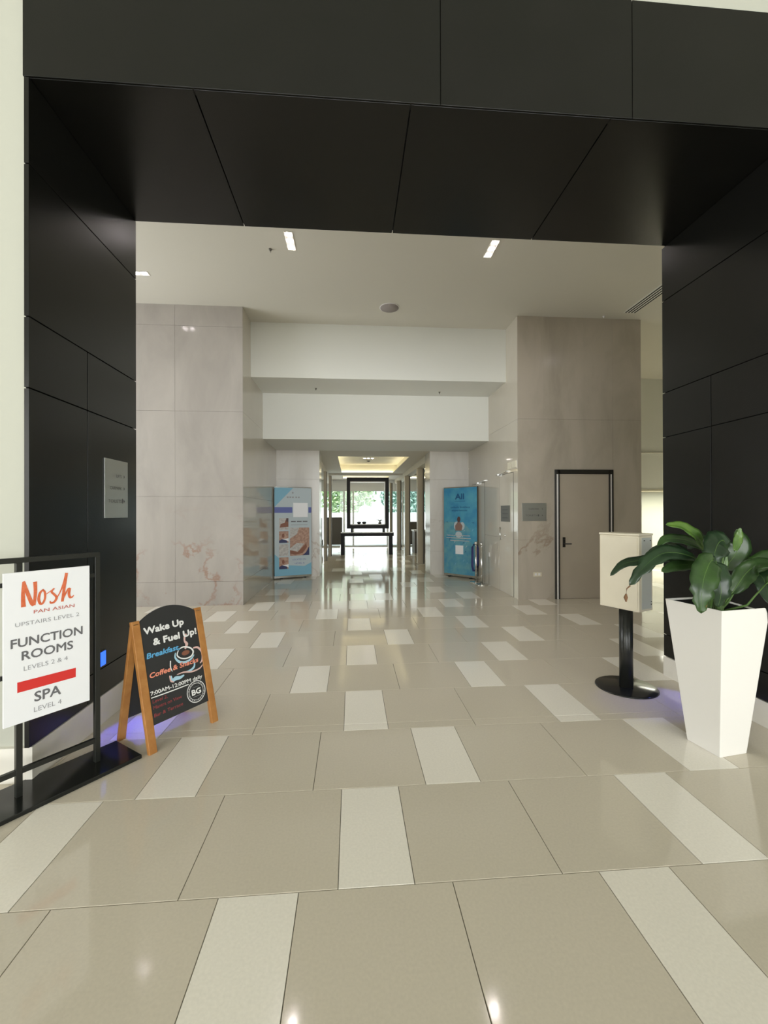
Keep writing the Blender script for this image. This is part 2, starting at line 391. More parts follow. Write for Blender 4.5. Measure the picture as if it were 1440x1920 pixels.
# ------------------------------------------------------------------ front hall and portal
wf = struct(bxo('wall_front_left', 'white_wall', -8, XL - .034, PY0 + .03, PY1 - .02, 0.19, 8))
wf2 = struct(bxo('wall_front_right', 'white_wall', XR + .034, 10, PY0 + .03, PY1 - .02, 0.19, 8))
struct(bxo('wall_front_upper', 'white_wall', XL - .034, XR + .034, PY0 + .03, PY1 - .02, PZ + .035, 8))
struct(bxo('ceiling_entrance', 'white_wall', -8, 10, -13, PY0 + .03, 6.2, 6.4))
struct(bxo('wall_sky_block_left', 'white_wall', -8.2, -8, -13, PY0 + .03, 0, 6.4))  # unseen screen, added to shut out sky light from the left
struct(bxo('wall_sky_block_right', 'white_wall', 10, 10.2, -13, PY0 + .03, 0, 6.4))  # likewise added out of view, keeps sky light off from the right
struct(bxo('baseboard_front_left', 'skirt', -8, XL - .002, PY0 + .002, PY1 - .0, 0, .19, bevel=.002))
struct(bxo('baseboard_front_right', 'skirt', XR + .002, 10, PY0 + .002, PY1 - .0, 0, .17, bevel=.002))

def panels(root, rects, ax, c0, c1, m='black', gap=.0035):
    # rects (a0, a1, b0, b1); ax 'x' -> plane normal x (a = y, b = z), 'y' -> (a = x, b = z), 'z' -> (a = x, b = y)
    for a0, a1, b0, b1 in rects:
        a0 += gap; a1 -= gap; b0 += gap; b1 -= gap
        if ax == 'x': bxo('panel', m, c0, c1, a0, a1, b0, b1, root, .0012)
        elif ax == 'y': bxo('panel', m, a0, a1, c0, c1, b0, b1, root, .0012)
        else: bxo('panel', m, a0, a1, b0, b1, c0, c1, root, .0012)
# left reveal
wl = struct(bxo('wall_portal_left', 'blackj', XL - .034, XL - .022, PY0 + .01, PY1 - .01, .2, PZ + .03))
panels(wl, [(PY0 - .02, PY1, 3.345, PZ), (PY0 - .02, PY1, 2.52, 3.345), (PY0 - .02, 1.27, 2.135, 2.52), (1.27, PY1, 2.135, 2.52), (PY0 - .02, 1.27, .385, 2.135), (1.27, PY1, .385, 2.135), (PY0 - .02, 1.27, .197, .385), (1.27, PY1, .197, .385)], 'x', XL - .025, XL)
wr = struct(bxo('wall_portal_right', 'blackj', XR + .022, XR + .034, PY0 + .01, PY1 + .03, .18, PZ + .03))
RY = 1.945
panels(wr, [(PY0 - .02, RY, 3.335, PZ), (PY0 - .02, RY, 2.515, 3.335), (PY0 - .02, 1.43, 2.12, 2.515), (1.43, RY, 2.12, 2.515), (PY0 - .02, 1.43, .37, 2.12), (1.43, RY, .37, 2.12), (PY0 - .02, 1.43, .175, .37), (1.43, RY, .175, .37)], 'x', XR, XR + .025)
bl = struct(bxo('baseboard_left', 'skirt', XL - .03, XL + .004, PY0, PY1, 0, .195, bevel=.002))
br = struct(bxo('baseboard_right', 'skirt', XR - .004, XR + .03, PY0, RY, 0, .172, bevel=.002))
# soffit and fascia of the portal
sf = struct(bxo('ceiling_portal', 'blackj', XL - .03, XR + .03, PY0 + .01, PY1 - .01, PZ + .022, PZ + .034))
panels(sf, [(XL - .02, -.815, PY0 - .01, PY1), (-.815, .405, PY0 - .01, PY1), (.405, 1.613, PY0 - .01, PY1), (1.613, XR + .02, PY0 - .01, PY1)], 'z', PZ, PZ + .025, gap=.004)
fa = struct(bxo('trim_1', 'blackj', XL - .03, 9.9, PY0 + .012, PY0 + .028, PZ + .002, 4.53))
panels(fa, [(XL - .034, .578, PZ + .002, 4.535), (.578, 1.745, PZ + .002, 4.535), (1.745, 4.1, PZ + .002, 4.535), (4.1, 6.5, PZ + .002, 4.535)], 'y', PY0 - .015, PY0 + .012, gap=.002)

# ------------------------------------------------------------------ lobby shell
struct(bxo('wall_lobby_left', 'hall', -6.2, -6.0, PY1 - .02, CY + .3, 0, CZ + .1))
struct(bxo('wall_lobby_right', 'white_wall', 9.6, 9.8, PY1 - .02, 10.2, 0, CZ + .1))
ce = struct(bxo('ceiling', 'ceil', -6.2, 9.8, PY1 - .02, 10.2, CZ, CZ + .12))

def marble_block(name, m, x0, x1, y0, y1, z1, zs, face_x):
    # backing block clad with marble slabs; zs joint heights; face_x x positions of the front joints
    root = struct(bxo(name, m, x0 + .02, x1 - .02, y0 + .02, y1, 0, z1))
    zz = [0] + zs + [z1]; xx = [x0] + face_x + [x1]; g = .0012
    for i in range(len(zz) - 1):
        for k in range(len(xx) - 1):
            bxo('slab', m, xx[k] + g, xx[k + 1] - g, y0, y0 + .02, zz[i] + (g if i else 0), zz[i + 1] - g, root, .001)
        if x1 < 0: bxo('slab', 'hall', x1 - .02, x1, y0 + .021, y1, zz[i] + (g if i else 0), zz[i + 1] - g, root, .001)
        else: bxo('slab', 'hall', x0, x0 + .02, y0 + .021, y1, zz[i] + (g if i else 0), zz[i + 1] - g, root, .001)
    return root
marble_block('wall_marble_left', 'marbleL', -6.0, XL, CY, 8.27, CZ, [.377, 1.727, 3.08, 4.43], [-4.9, -3.8, -2.72, -2.15][:3])
marble_block('wall_marble_right', 'marbleR', XR, 5.01, CY, 8.27, CZ, [1.0, 3.03], [3.45, 4.5][1:])

# stepped bulkheads over the hall
struct(bxo('trim_2', 'bulk', XL, XR, 5.80, 6.78, 3.81, CZ))
struct(bxo('trim_3', 'bulk', XL, XR, 6.78, 8.27, 2.915, CZ))
# far corridor ceiling with lit coffers
CH = 2.915
cf = struct(thing('ceiling_corridor', 'x', 'x', (0, 8.3, CH)))
del cf['label']; del cf['category']
# pillars beside the corridor mouth
for nm, x0, x1 in (('wall_pillar_left', XL, -.69), ('wall_pillar_right', 1.90, XR)):
    r = struct(bxo(nm, 'pillar', x0 + .01, x1 - .01, 8.29, 8.9, 0, CH))
    for z0, z1 in ((0, .55), (.55, 1.4), (1.4, 2.25), (2.25, CH)):
        bxo('slab', 'pillar', x0, x1, 8.27, 8.92, z0 + (.001 if z0 else 0), z1 - .001, r, .001)
# ceiling strips round the coffers
holes = [(-.30, 1.55, 9.26, 13.6), (-.30, 1.55, 14.7, 16.2), (2.45, 4.6, 9.6, 12.4), (2.45, 4.6, 13.4, 16.0), (-4.0, -1.3, 9.6, 12.4), (-4.0, -1.3, 13.4, 16.0)]
b = MB(); TH = .02
xs = [-6.2, -4.0, -1.3, -.30, 1.55, 2.45, 4.6, 9.8]; ysets = {(-4.0, -1.3): [(9.6, 12.4), (13.4, 16.0)], (-.30, 1.55): [(9.26, 13.6), (14.7, 16.2)], (2.45, 4.6): [(9.6, 12.4), (13.4, 16.0)]}
for i in range(len(xs) - 1):
    hs = ysets.get((xs[i], xs[i + 1]), []); y = 8.27
    for a, c in hs: b.box(xs[i], xs[i + 1], y, a, CH, CH + TH); y = c
    b.box(xs[i], xs[i + 1], y, 17.0, CH, CH + TH)
b.build('ceiling_board', 'ceil', cf)
for x0, x1, y0, y1 in holes:
    b = MB(); e = .16; h = .30
    b.box(x0 - e, x1 + e, y0 - e, y1 + e, CH + h, CH + h + .03)
    b.box(x0 - e - .02, x0 - e, y0 - e, y1 + e, CH + TH, CH + h); b.box(x1 + e, x1 + e + .02, y0 - e, y1 + e, CH + TH, CH + h)
    b.box(x0 - e, x1 + e, y0 - e - .02, y0 - e, CH + TH, CH + h); b.box(x0 - e, x1 + e, y1 + e, y1 + e + .02, CH + TH, CH + h)
    b.build('coffer', 'warm', cf)
    b = MB(); q = .11
    b.box(x0 - q - .03, x0 - q, y0, y1, CH + TH, CH + TH + .03); b.box(x1 + q, x1 + q + .03, y0, y1, CH + TH, CH + TH + .03)
    b.box(x0, x1, y0 - q - .03, y0 - q, CH + TH, CH + TH + .03); b.box(x0, x1, y1 + q, y1 + q + .03, CH + TH, CH + TH + .03)
    b.build('cove_light', 'cove', cf)
struct(bxo('trim_4', 'ceil', 1.93, 2.15, 8.92, 16.9, CH - .17, CH))
struct(bxo('trim_5', 'ceil', -1.0, -.78, 8.92, 16.9, CH - .17, CH))
struct(bxo('trim_6', 'ceil', -6.2, 9.8, 13.95, 14.3, CH - .06, CH))
# corridor side walls, far out
struct(bxo('wall_corridor_left', 'white_wall', -6.2, -6.0, 8.27, 17.0, 0, CH))
struct(bxo('wall_corridor_right', 'white_wall', 7.0, 7.2, 10.2, 17.0, 0, CH))
struct(bxo('wall_side_passage', 'white_wall', 5.0, 9.6, 9.0, 9.2, 0, 2.0))
struct(bxo('wall_side_upper', 'bulk', 5.0, 9.6, 8.3, 8.5, 2.02, CZ))
struct(bxo('trim_7', 'warm', 5.0, 9.6, 8.28, 8.52, 1.97, 2.02))
struct(bxo('wall_side_back', 'bulk', 4.95, 9.6, 10.0, 10.2, 0, CZ))
# corridor columns
def corridor_col(x0, x1, y0, y1, label):
    t = thing('column', label, 'column', ((x0 + x1) / 2, (y0 + y1) / 2, 0), 'slim corridor columns')
    bxo('shaft', 'colm', x0, x1, y0, y1, 0, CH - .17, t, .004)
    bxo('side_fin', 'taupe', x1, x1 + .05 if x0 > 0 else x1 + .02, y0 + .02, y1, 0, CH - .18, t)
corridor_col(1.94, 2.09, 10.4, 10.6, 'nearest slim column right of the corridor, dark fin on its side')
corridor_col(1.89, 2.03, 12.9, 13.1, 'second slim column on the right, just behind the nearest one')
corridor_col(1.84, 1.97, 15.0, 15.2, 'third slim column on the right, beyond the black table')
corridor_col(1.66, 1.73, 16.2, 16.35, 'thinnest farthest column right of the display frame')
corridor_col(-.80, -.72, 11.4, 11.55, 'nearest slim column left of the corridor by the marble pillar')
corridor_col(-.72, -.65, 12.85, 13.0, 'farther slim column left of the corridor near the table')

# far glazed end
GY = 16.9
wn = struct(bxo('window_1', 'parapet', -6.2, 7.2, GY, GY + .12, 2.42, CH + .05))
for i, x in enumerate((-3.2, -2.0, -.85, -.28, 0.12, 1.62, 2.3, 3.4, 4.6)):
    bxo('mullion', 'parapet', x - .035, x + .035, GY + .02, GY + .1, 0, 2.42, wn)
xs = [-6.2, -3.2, -2.0, -.85, -.28, 0.12, 1.62, 2.3, 3.4, 4.6, 7.2]
for i in range(len(xs) - 1): bxo('pane', 'glass', xs[i] + .035, xs[i + 1] - .035, GY + .055, GY + .063, .05, 2.42, wn)
bxo('sill', 'parapet', -6.2, 7.2, GY + .01, GY + .11, 0, .05, wn)

# outside
og = struct(bxo('ground_outside', 'concrete', -30, 34, 19.0, 45, -.14, -.01))
struct(bxo('ground_terrace', 'concrete', -9, 11, 17.03, 19.0, -.004, .004))
tag(bxo('garden_wall', 'parapet', -8, 10, 22, 22.25, 0, 1.5), 'white garden wall outside beyond the far glass doors', 'wall')
def tree(x, y, r, m, label):
    t = thing('tree', label, 'tree', (x, y, -.01), 'trees outside the far glass')
    k = MB(); k.tube([(x, y, -.01), (x + .05, y, 1.2), (x - .05, y, 2.6)], [.14, .11, .08]); k.build('trunk', 'bark', t)
    c = MB()
    for i in range(2600):
        d = Vector((random.gauss(0, 1), random.gauss(0, 1), random.gauss(0, 1))).normalized() * (random.random() ** .4)
        p = Vector((x + d.x * r, y + d.y * r * .7, 3.0 + d.z * 2.3))
        u = Vector((random.gauss(0, 1), random.gauss(0, 1), random.gauss(0, 1))).normalized(); v = u.orthogonal().normalized()
        c.quad(p - u * .16, p + v * .08, p + u * .16, p - v * .08)
    o = c.build('foliage', m, t); o['kind'] = 'stuff'
tree(-4.2, 25, 2.0, 'tree', 'yellow green tree outside left of the display frame')
tree(-.2, 25.0, 1.8, 'tree', 'light green tree seen through the left of the display frame')
tree(3.6, 25, 1.8, 'tree_b', 'blue green tree seen through the right of the display frame')
tree(7.6, 25, 2.0, 'tree_b', 'blue green tree outside to the right of the corridor columns')
tree(11.8, 25, 2.0, 'tree', 'green tree farthest right outside beyond the glass')
b = MB(); b.lathe((.75, 20.5, 0), [(.25, 0), (.22, .05), (.09, .12), (.1, 1.0), (.3, 1.25), (.36, 1.5), (.3, 1.75), (.12, 1.86)], 20)
tag(b.build('garden_ornament', 'parapet'), 'white mushroom shaped ornament standing outside before the trees', 'ornament')

# ------------------------------------------------------------------ hall wall doors (flush) and fittings
def flush_door(name, y0, y1, z1, plate):
    d = struct(bxo(name, 'hall', XR - .006, XR + .03, y0, y1, .01, z1))
    b = MB(); b.box(XR - .004, XR + .02, y0 - .012, y0, 0, z1 + .012); b.box(XR - .004, XR + .02, y1, y1 + .012, 0, z1 + .012); b.box(XR - .004, XR + .02, y0, y1, z1, z1 + .012)
    b.build('frame', 'taupe', d)
    if plate:
        b = MB(); b.tube([(XR - .04, y1 - .12, .95), (XR - .04, y1 - .12, 1.19)], .012); b.tube([(XR - .04, y1 - .12, .98), (XR - .006, y1 - .12, .98)], .008); b.tube([(XR - .04, y1 - .12, 1.16), (XR - .006, y1 - .12, 1.16)], .008)
        b.build('handle', 'chrome', d)
        b = MB(); b.lathe((XR - .012, y1 - .3, 1.03), [(.012, 0), (.016, .008), (.016, .024), (.012, .03)], 12); b.build('lock', 'chrome', d)
    return d
flush_door('door_2', 5.47, 6.14, 2.15, True)
flush_door('door_3', 7.05, 7.95, 2.09, False)
for y, z, lb in ((6.14, 2.165, 'short steel door closer arm above the flush door near the marble corner'), (7.42, 2.1, 'short steel door closer arm just above the blue banner')):
    b = MB(); b.bar((XR - .03, y, z), (XR - .03, y - .42, z + .03), .016, .012); b.box(XR - .05, XR - .007, y - .02, y + .05, z - .02, z + .022)
    b.box(XR - .035, XR + .0, y - .44, y - .41, z + .02, z + .04)
    tag(b.build('door_closer', 'chrome'), lb, 'door closer')
b = MB(); b.box(XR - .03, XR - .001, 5.30, 5.46, 2.22, 2.335); b.box(XR - .03, XR - .001, 5.50, 5.66, 2.22, 2.335)
t = thing('wall_box', 'pale double box above the flush door beside the marble corner', 'light', (XR, 5.48, 2.22))  # two plain pale boxes on a back plate
b.build('diffuser', 'warm', t); bxo('back_plate', 'skirt', XR - .008, XR - .0005, 5.29, 5.67, 2.21, 2.345, t)

# marble door with dark frame
DY = CY
dr = struct(bxo('door_1', 'door', 3.545, 4.415, DY - .012, DY + .008, .008, 2.103))
b = MB(); b.box(3.466, 3.49, DY - .03, DY - .0005, 0, 2.18); b.box(3.525, 3.545, DY - .03, DY - .0005, 0, 2.18)
b.box(4.415, 4.438, DY - .03, DY - .0005, 0, 2.18); b.box(4.468, 4.492, DY - .03, DY - .0005, 0, 2.18); b.box(3.49, 4.468, DY - .03, DY - .0005, 2.103, 2.18)
b.build('door_frame', 'dark_metal', dr, .002)
for x0, x1 in ((3.492, 3.523), (4.440, 4.466)):
    lab(bxo('jamb_strip', 'fwhite', x0, x1, DY - .022, DY - .001, 0, 2.10 if x0 < 4 else 2.14, dr), 'bright steel strip of the jamb')
b = MB(); b.box(3.60, 3.645, DY - .02, DY - .012, .87, 1.04); b.tube([(3.622, DY - .012, .93), (3.622, DY - .055, .93), (3.73, DY - .058, .93)], .009); b.lathe((3.622, DY - .02, 1.0), [(.012, -.008), (.014, 0), (.012, .008)], 12)
b.build('door_handle', 'dark_metal', dr)

# power outlet plate
t = thing('power_outlet', 'cream power outlet low on the marble between sign and door', 'outlet', (3.16, CY, .38))
bxo('plate', 'cream', 3.09, 3.235, CY - .008, CY - .0005, .385, .455, t, .002)
for x0 in (3.115, 3.175): bxo('socket', 'fwhite', x0, x0 + .035, CY - .011, CY - .008, .40, .44, t)
t = thing('wall_button', 'small white oval button low on the polished wall behind the posts', 'button', (XR - .01, 6.75, .60))
b = MB(); b.box(XR - .014, XR - .0005, 6.72, 6.79, .57, .66); b.build('button', 'fwhite', t, .005)

# wayfinding plates
def arrow(P, a, b, s, m='grey_print'): P.poly([(a, b - s), (a + s * 1.1, b), (a, b + s)], m)
t = thing('direction_sign', 'silver direction plate on the black left wall, three lines with arrows', 'sign', (XL, 1.607, 1.425))
bxo('plate', 'silver', XL + .0005, XL + .006, 1.455, 1.76, 1.427, 1.85, t, .001)
F = Face((XL + .006, 1.455, 1.427), (0, 1, 0), (0, 0, 1))
for s_, z, a0 in (('LIFTS', .295, .145), ('CARPARK', .205, .062), ('TOILETS', .11, .04)):
    text(F, s_, a0, .215, z, .024, 'grey_print', t)
for z in (.307, .217, .122): P = Print(F); arrow(P, .245, z, .014); P.build('arrow', t)
P = Print(F); P.rect(.222, .233, .106, .142, 'grey_print'); P.build('pictogram', t)
t = thing('direction_sign', 'grey direction plate on the right marble wall beside the dark framed door', 'sign', (3.11, CY, 1.315))
bxo('plate', 'silver', 2.90, 3.324, CY - .007, CY - .0005, 1.314, 1.618, t, .001)
F = Face((2.90, CY - .007, 1.314), (1, 0, 0), (0, 0, 1))
text(F, 'CARPARK', .115, .295, .19, .028, 'grey_print', t); text(F, 'TOILETS', .06, .25, .085, .026, 'grey_print', t)
for z in (.204, .097): P = Print(F); arrow(P, .345, z, .014); P.build('arrow', t)
P = Print(F); P.ellipse(.282, .097, .014, .017, 'grey_print'); P.build('pictogram', t)
t = thing('direction_sign', 'small dark grey rectangle with faint lines on the flush side door', 'sign', (XR - .01, 5.83, 1.295))
bxo('plate', 'plate_d', XR - .013, XR - .0065, 5.61, 6.055, 1.295, 1.585, t, .001)  # thin dark grey slab laid flat on the polished door
P = Print(Face((XR - .013, 6.055, 1.295), (0, -1, 0), (0, 0, 1)))
for z in (.06, .135, .205): P.rect(.08, .36, z, z + .018, 'grey_print')
P.build('faint_lines', t)

# ------------------------------------------------------------------ ceiling fittings
def downlight(x, y, z, n, along, label, r=.028):
    t = thing('downlight', label, 'ceiling light', (x, y, z), 'recessed ceiling downlights')
    hx, hy = (.045, .045 + .0625 * (n - 1)) if along == 'y' else (.045 + .0625 * (n - 1), .045)
    b = MB(); e = .008
    b.box(x - hx - e, x + hx + e, y - hy - e, y - hy, z - .006, z - .0005); b.box(x - hx - e, x + hx + e, y + hy, y + hy + e, z - .006, z - .0005)
    b.box(x - hx - e, x - hx, y - hy, y + hy, z - .006, z - .0005); b.box(x + hx, x + hx + e, y - hy, y + hy, z - .006, z - .0005)
    b.build('trim_frame', 'ceil', t)
    for k in range(n):
        o = (k - (n - 1) / 2) * .125; cx, cy = (x, y + o) if along == 'y' else (x + o, y)
        b = MB(); b.lathe((cx, cy, z - .012), [(r, .0), (r, .011)], 16); b.build('lamp', 'lamp', t)
    for k in range(1):
        l = bpy.data.lights.new('downlight_beam', 'SPOT'); l.energy = 9 * n; l.spot_size = math.radians(95); l.spot_blend = .8; l.shadow_soft_size = .015; l.color = (1, .95, .9)
        lo = bpy.data.objects.new('downlight_beam', l); COL.objects.link(lo); lo.location = (0, 0, -.02); lo.parent = t
downlight(-.68, 3.55, CZ, 3, 'y', 'three lamp recessed downlight over the lobby, left of the speaker')
downlight(1.81, 3.53, CZ, 3, 'y', 'three lamp recessed downlight over the lobby, right of the speaker')
downlight(-2.83, 4.39, CZ, 2, 'x', 'two lamp recessed downlight at the left edge of the portal')
downlight(4.4, 3.2, CZ, 2, 'x', 'two lamp recessed downlight hidden by the right portal wall')
downlight(.595, 11.9, CH + .30, 3, 'x', 'three lamp downlight inside the lit corridor coffer')
t = thing('ceiling_speaker', 'round grey speaker grille in the lobby ceiling', 'speaker', (.672, 5.13, CZ))
b = MB(); b.lathe((.672, 5.13, CZ - .008), [(.15, 0), (.16, .003), (.16, .0075)], 40); b.build('bezel', 'fwhite', t)
b = MB(); b.lathe((.672, 5.13, CZ - .012), [(.146, 0), (.148, .004)], 40); b.build('grille', 'grille', t)
for x, y, z, lb in ((-.947, 3.73, CZ, 'tiny sprinkler head in the lobby ceiling near the left downlight'), (-.61, 6.40, 3.81, 'tiny sprinkler head under the first step, left side'), (1.765, 6.49, 3.81, 'tiny sprinkler head under the first step, right side'), (4.3, 5.18, CZ, 'small white detector on the ceiling above the right marble wall'), (.62, 12.6, CH + .3, 'small dark dome camera above the display frame')):
    t = thing('ceiling_sensor', lb, 'sensor', (x, y, z), None)
    dark = 'dome' in lb
    zz = z if not dark else z; b = MB(); b.lathe((x, y, zz - .03), [(.008, 0), (.012, .012), (.016, .024), (.022, .0295)] if not dark else [(.02, 0), (.045, .012), (.06, .024), (.065, .0295)], 14); b.build('body', 'taupe' if dark or 'sprinkler' in lb else 'fwhite', t)
    if 'sprinkler' in lb:
        b = MB(); b.lathe((x, y, z - .042), [(.010, 0), (.010, .003)], 12); b.tube([(x, y, z - .04), (x, y, z - .028)], .004); b.build('deflector', 'chrome', t)
# slot diffuser
t = thing('air_diffuser', 'linear slot air diffuser in the ceiling by the right portal edge', 'vent', (4.62, 3.9, CZ))
for k in range(4):
    x = 4.545 + k * .05
    bxo('blade', 'bulk', x - .004, x + .018, 2.6, 5.02, CZ - .007, CZ - .0005, t)
    if k < 3 or True: bxo('slot', 'blackj', x + .019, x + .045, 2.6, 5.02, CZ - .0065, CZ - .0004, t)

# blue wall lights low in the portal
for x, sx, lb in ((XL, 1, 'small glowing blue light low on the left black wall behind the sign'), (XR, -1, 'small blue light low on the right black wall hidden by the planter')):
    t = thing('step_light', lb, 'light', (x, 1.434, .40))
    bxo('lens', 'blue', min(x + sx * .0005, x + sx * .008), max(x + sx * .0005, x + sx * .008), 1.405, 1.463, .405, .50, t, .001)
    bxo('bezel', 'black_metal', min(x + sx * .0003, x + sx * .004), max(x + sx * .0003, x + sx * .004), 1.397, 1.471, .397, .508, t)
    l = bpy.data.lights.new('blue_beam', 'SPOT'); l.energy = 8 if sx > 0 else 5; l.color = (.12, .12, 1); l.spot_size = math.radians(62); l.spot_blend = .35; l.shadow_soft_size = .02
    lo = bpy.data.objects.new('blue_beam', l); COL.objects.link(lo); lo.parent = t; lo.location = (sx * .02, 0, .05)
    lo.rotation_euler = Vector((sx * .30, -.12 if sx > 0 else .0, -.42)).to_track_quat('-Z', 'Y').to_euler()

# ------------------------------------------------------------------ display frame and table at the far end
t = thing('console_table', 'long black console table with bright top edge at the corridor end', 'table', (.59, 13.4, 0))
bxo('table_top', 'fblack', -.33, 1.53, 13.2, 13.65, .65, .765, t, .003)
lab(bxo('top_board', 'fwhite', -.33, 1.53, 13.19, 13.66, .765, .78, t), 'thin white top board')
for x0, x1 in ((-.33, -.2), (1.36, 1.49)):
    for y0 in (13.2, 13.53): bxo('leg', 'fblack', x0, x1, y0, y0 + .12, 0, .65, t, .002)
for x in (-.198, 1.346): lab(bxo('leg_trim', 'fwhite', x, x + .012, 13.21, 13.64, 0, .65, t), 'white inner face')
bxo('stretcher', 'chrome', -.19, 1.35, 13.6, 13.62, .20, .23, t)
t = thing('display_frame', 'tall open black display frame standing on the console table', 'frame', (.62, 13.4, .78))
for nm, x0, x1, z0, z1 in (('side_post', -.12, -.0, .915, 2.715), ('side_post', 1.235, 1.36, .915, 2.715), ('top_rail', 0, 1.235, 2.575, 2.715), ('bottom_rail', 0, 1.235, .915, 1.045)):
    bxo(nm, 'fblack', x0, x1, 13.24, 13.56, z0, z1, t, .003)
for x0, x1, z0, z1 in ((0, .012, 1.045, 2.575), (1.222, 1.235, 1.045, 2.575), (0, 1.235, 2.55, 2.575), (0, 1.235, 1.045, 1.075)):
    lab(bxo('inner_trim', 'fwhite', x0 + .0005, x1 - .0005, 13.26, 13.55, z0 + .0005, z1 - .0005, t), 'white lining strip')
for x in (.02, 1.15):
    for y in (13.26, 13.5): bxo('foot', 'fblack', x, x + .07, y, y + .05, .78, .915, t)
for x, lb in ((.31, 'left of two dark rounded bowls on the display frame sill'), (.49, 'right of two dark rounded bowls on the display frame sill')):
    b = MB(); b.lathe((x, 13.4, 1.075), [(.03, 0), (.065, .02), (.078, .05), (.06, .075), (.03, .085)], 18); tag(b.build('bowl', 'fblack'), lb, 'bowl', 'bowls in the display frame')
t = thing('ornament', 'small dark leafy ornament at the right of the display frame sill', 'ornament', (1.05, 13.4, 1.075))
b = MB(); b.lathe((1.05, 13.4, 1.075), [(.05, 0), (.06, .03), (.045, .07)], 14); b.build('base', 'taupe', t)
b = MB()
for k in range(9):
    a = k * .7; b.tube([(1.05, 13.4, 1.14), (1.05 + .06 * math.cos(a), 13.4 + .06 * math.sin(a), 1.21), (1.05 + .13 * math.cos(a), 13.4 + .1 * math.sin(a), 1.19 + .01 * k)], [.008, .012, .003], 5)
b.build('twig', 'taupe', t)

# furniture seen between the columns
def counter(x0, x1, y0, y1, h, lb):
    t = thing('counter', lb, 'counter', ((x0 + x1) / 2, (y0 + y1) / 2, 0))
    bxo('body', 'taupe', x0 + .03, x1 - .03, y0 + .03, y1 - .03, 0, h - .05, t); bxo('worktop', 'fwhite', x0, x1, y0, y1, h - .05, h, t, .003)
counter(2.3, 4.4, 13.6, 14.3, .84, 'dark counter with a white top right of the corridor columns')
counter(-2.4, -1.0, 12.2, 12.9, .80, 'dark counter with a white top left of the corridor columns')
for (x, y, lb) in ((2.6, 15.3, 'nearer dark lounge armchair behind the right counter'), (3.5, 15.6, 'farther dark lounge armchair behind the right counter'), (-1.35, 14.6, 'dark lounge armchair left of the corridor'), (-.62, 15.5, 'dark lounge armchair at the glass left of the table')):
    t = thing('armchair', lb, 'armchair', (x, y, 0), 'lounge armchairs by the glass')
    bxo('seat', 'taupe', x - .3, x + .3, y - .3, y + .3, .22, .45, t, .03); bxo('backrest', 'taupe', x - .3, x + .3, y - .36, y - .26, .22, 1.12 if x > 0 else 1.3, t, .03)
    for dx in (-.27, .22):
        for dy in (-.27, .22): bxo('leg', 'chrome', x + dx, x + dx + .04, y + dy, y + dy + .04, 0, .22, t)

# ------------------------------------------------------------------ banners
def banner(label, A, B, H, painter, col):
    A, B = Vector(A), Vector(B); tt = (B - A).normalized(); n = Vector((tt.y, -tt.x, 0)); W = (B - A).length
    t = thing('pull_up_banner', label, 'banner', (A + B) / 2)
    b = MB(); b.obox(A + Vector((0, 0, .02)), tt * W, -n * .075, Vector((0, 0, .05))); b.build('base', 'chrome', t, .004)
    for s in (.18, .82):
        b = MB(); b.obox(A + tt * (W * s - .02) + n * .03, tt * .04, -n * .14, Vector((0, 0, .02))); b.build('foot', 'black_metal', t)
    b = MB(); b.obox(A + Vector((0, 0, .07)) - n * .02, tt * W, -n * .05, Vector((0, 0, H - .07))); b.build('panel_body', 'taupe', t)
    b = MB(); b.obox(A + Vector((0, 0, .065)) - n * .01, tt * W, -n * .009, Vector((0, 0, H - .085))); b.build('banner_sheet', col, t)
    b = MB(); b.obox(A + Vector((0, 0, H - .02)), tt * W, -n * .03, Vector((0, 0, .02))); b.build('top_rail', 'chrome', t)
    F = Face(A + Vector((0, 0, .065)) - n * .0095, tt, (0, 0, 1)); painter(F, t, W, H - .085)
    return t
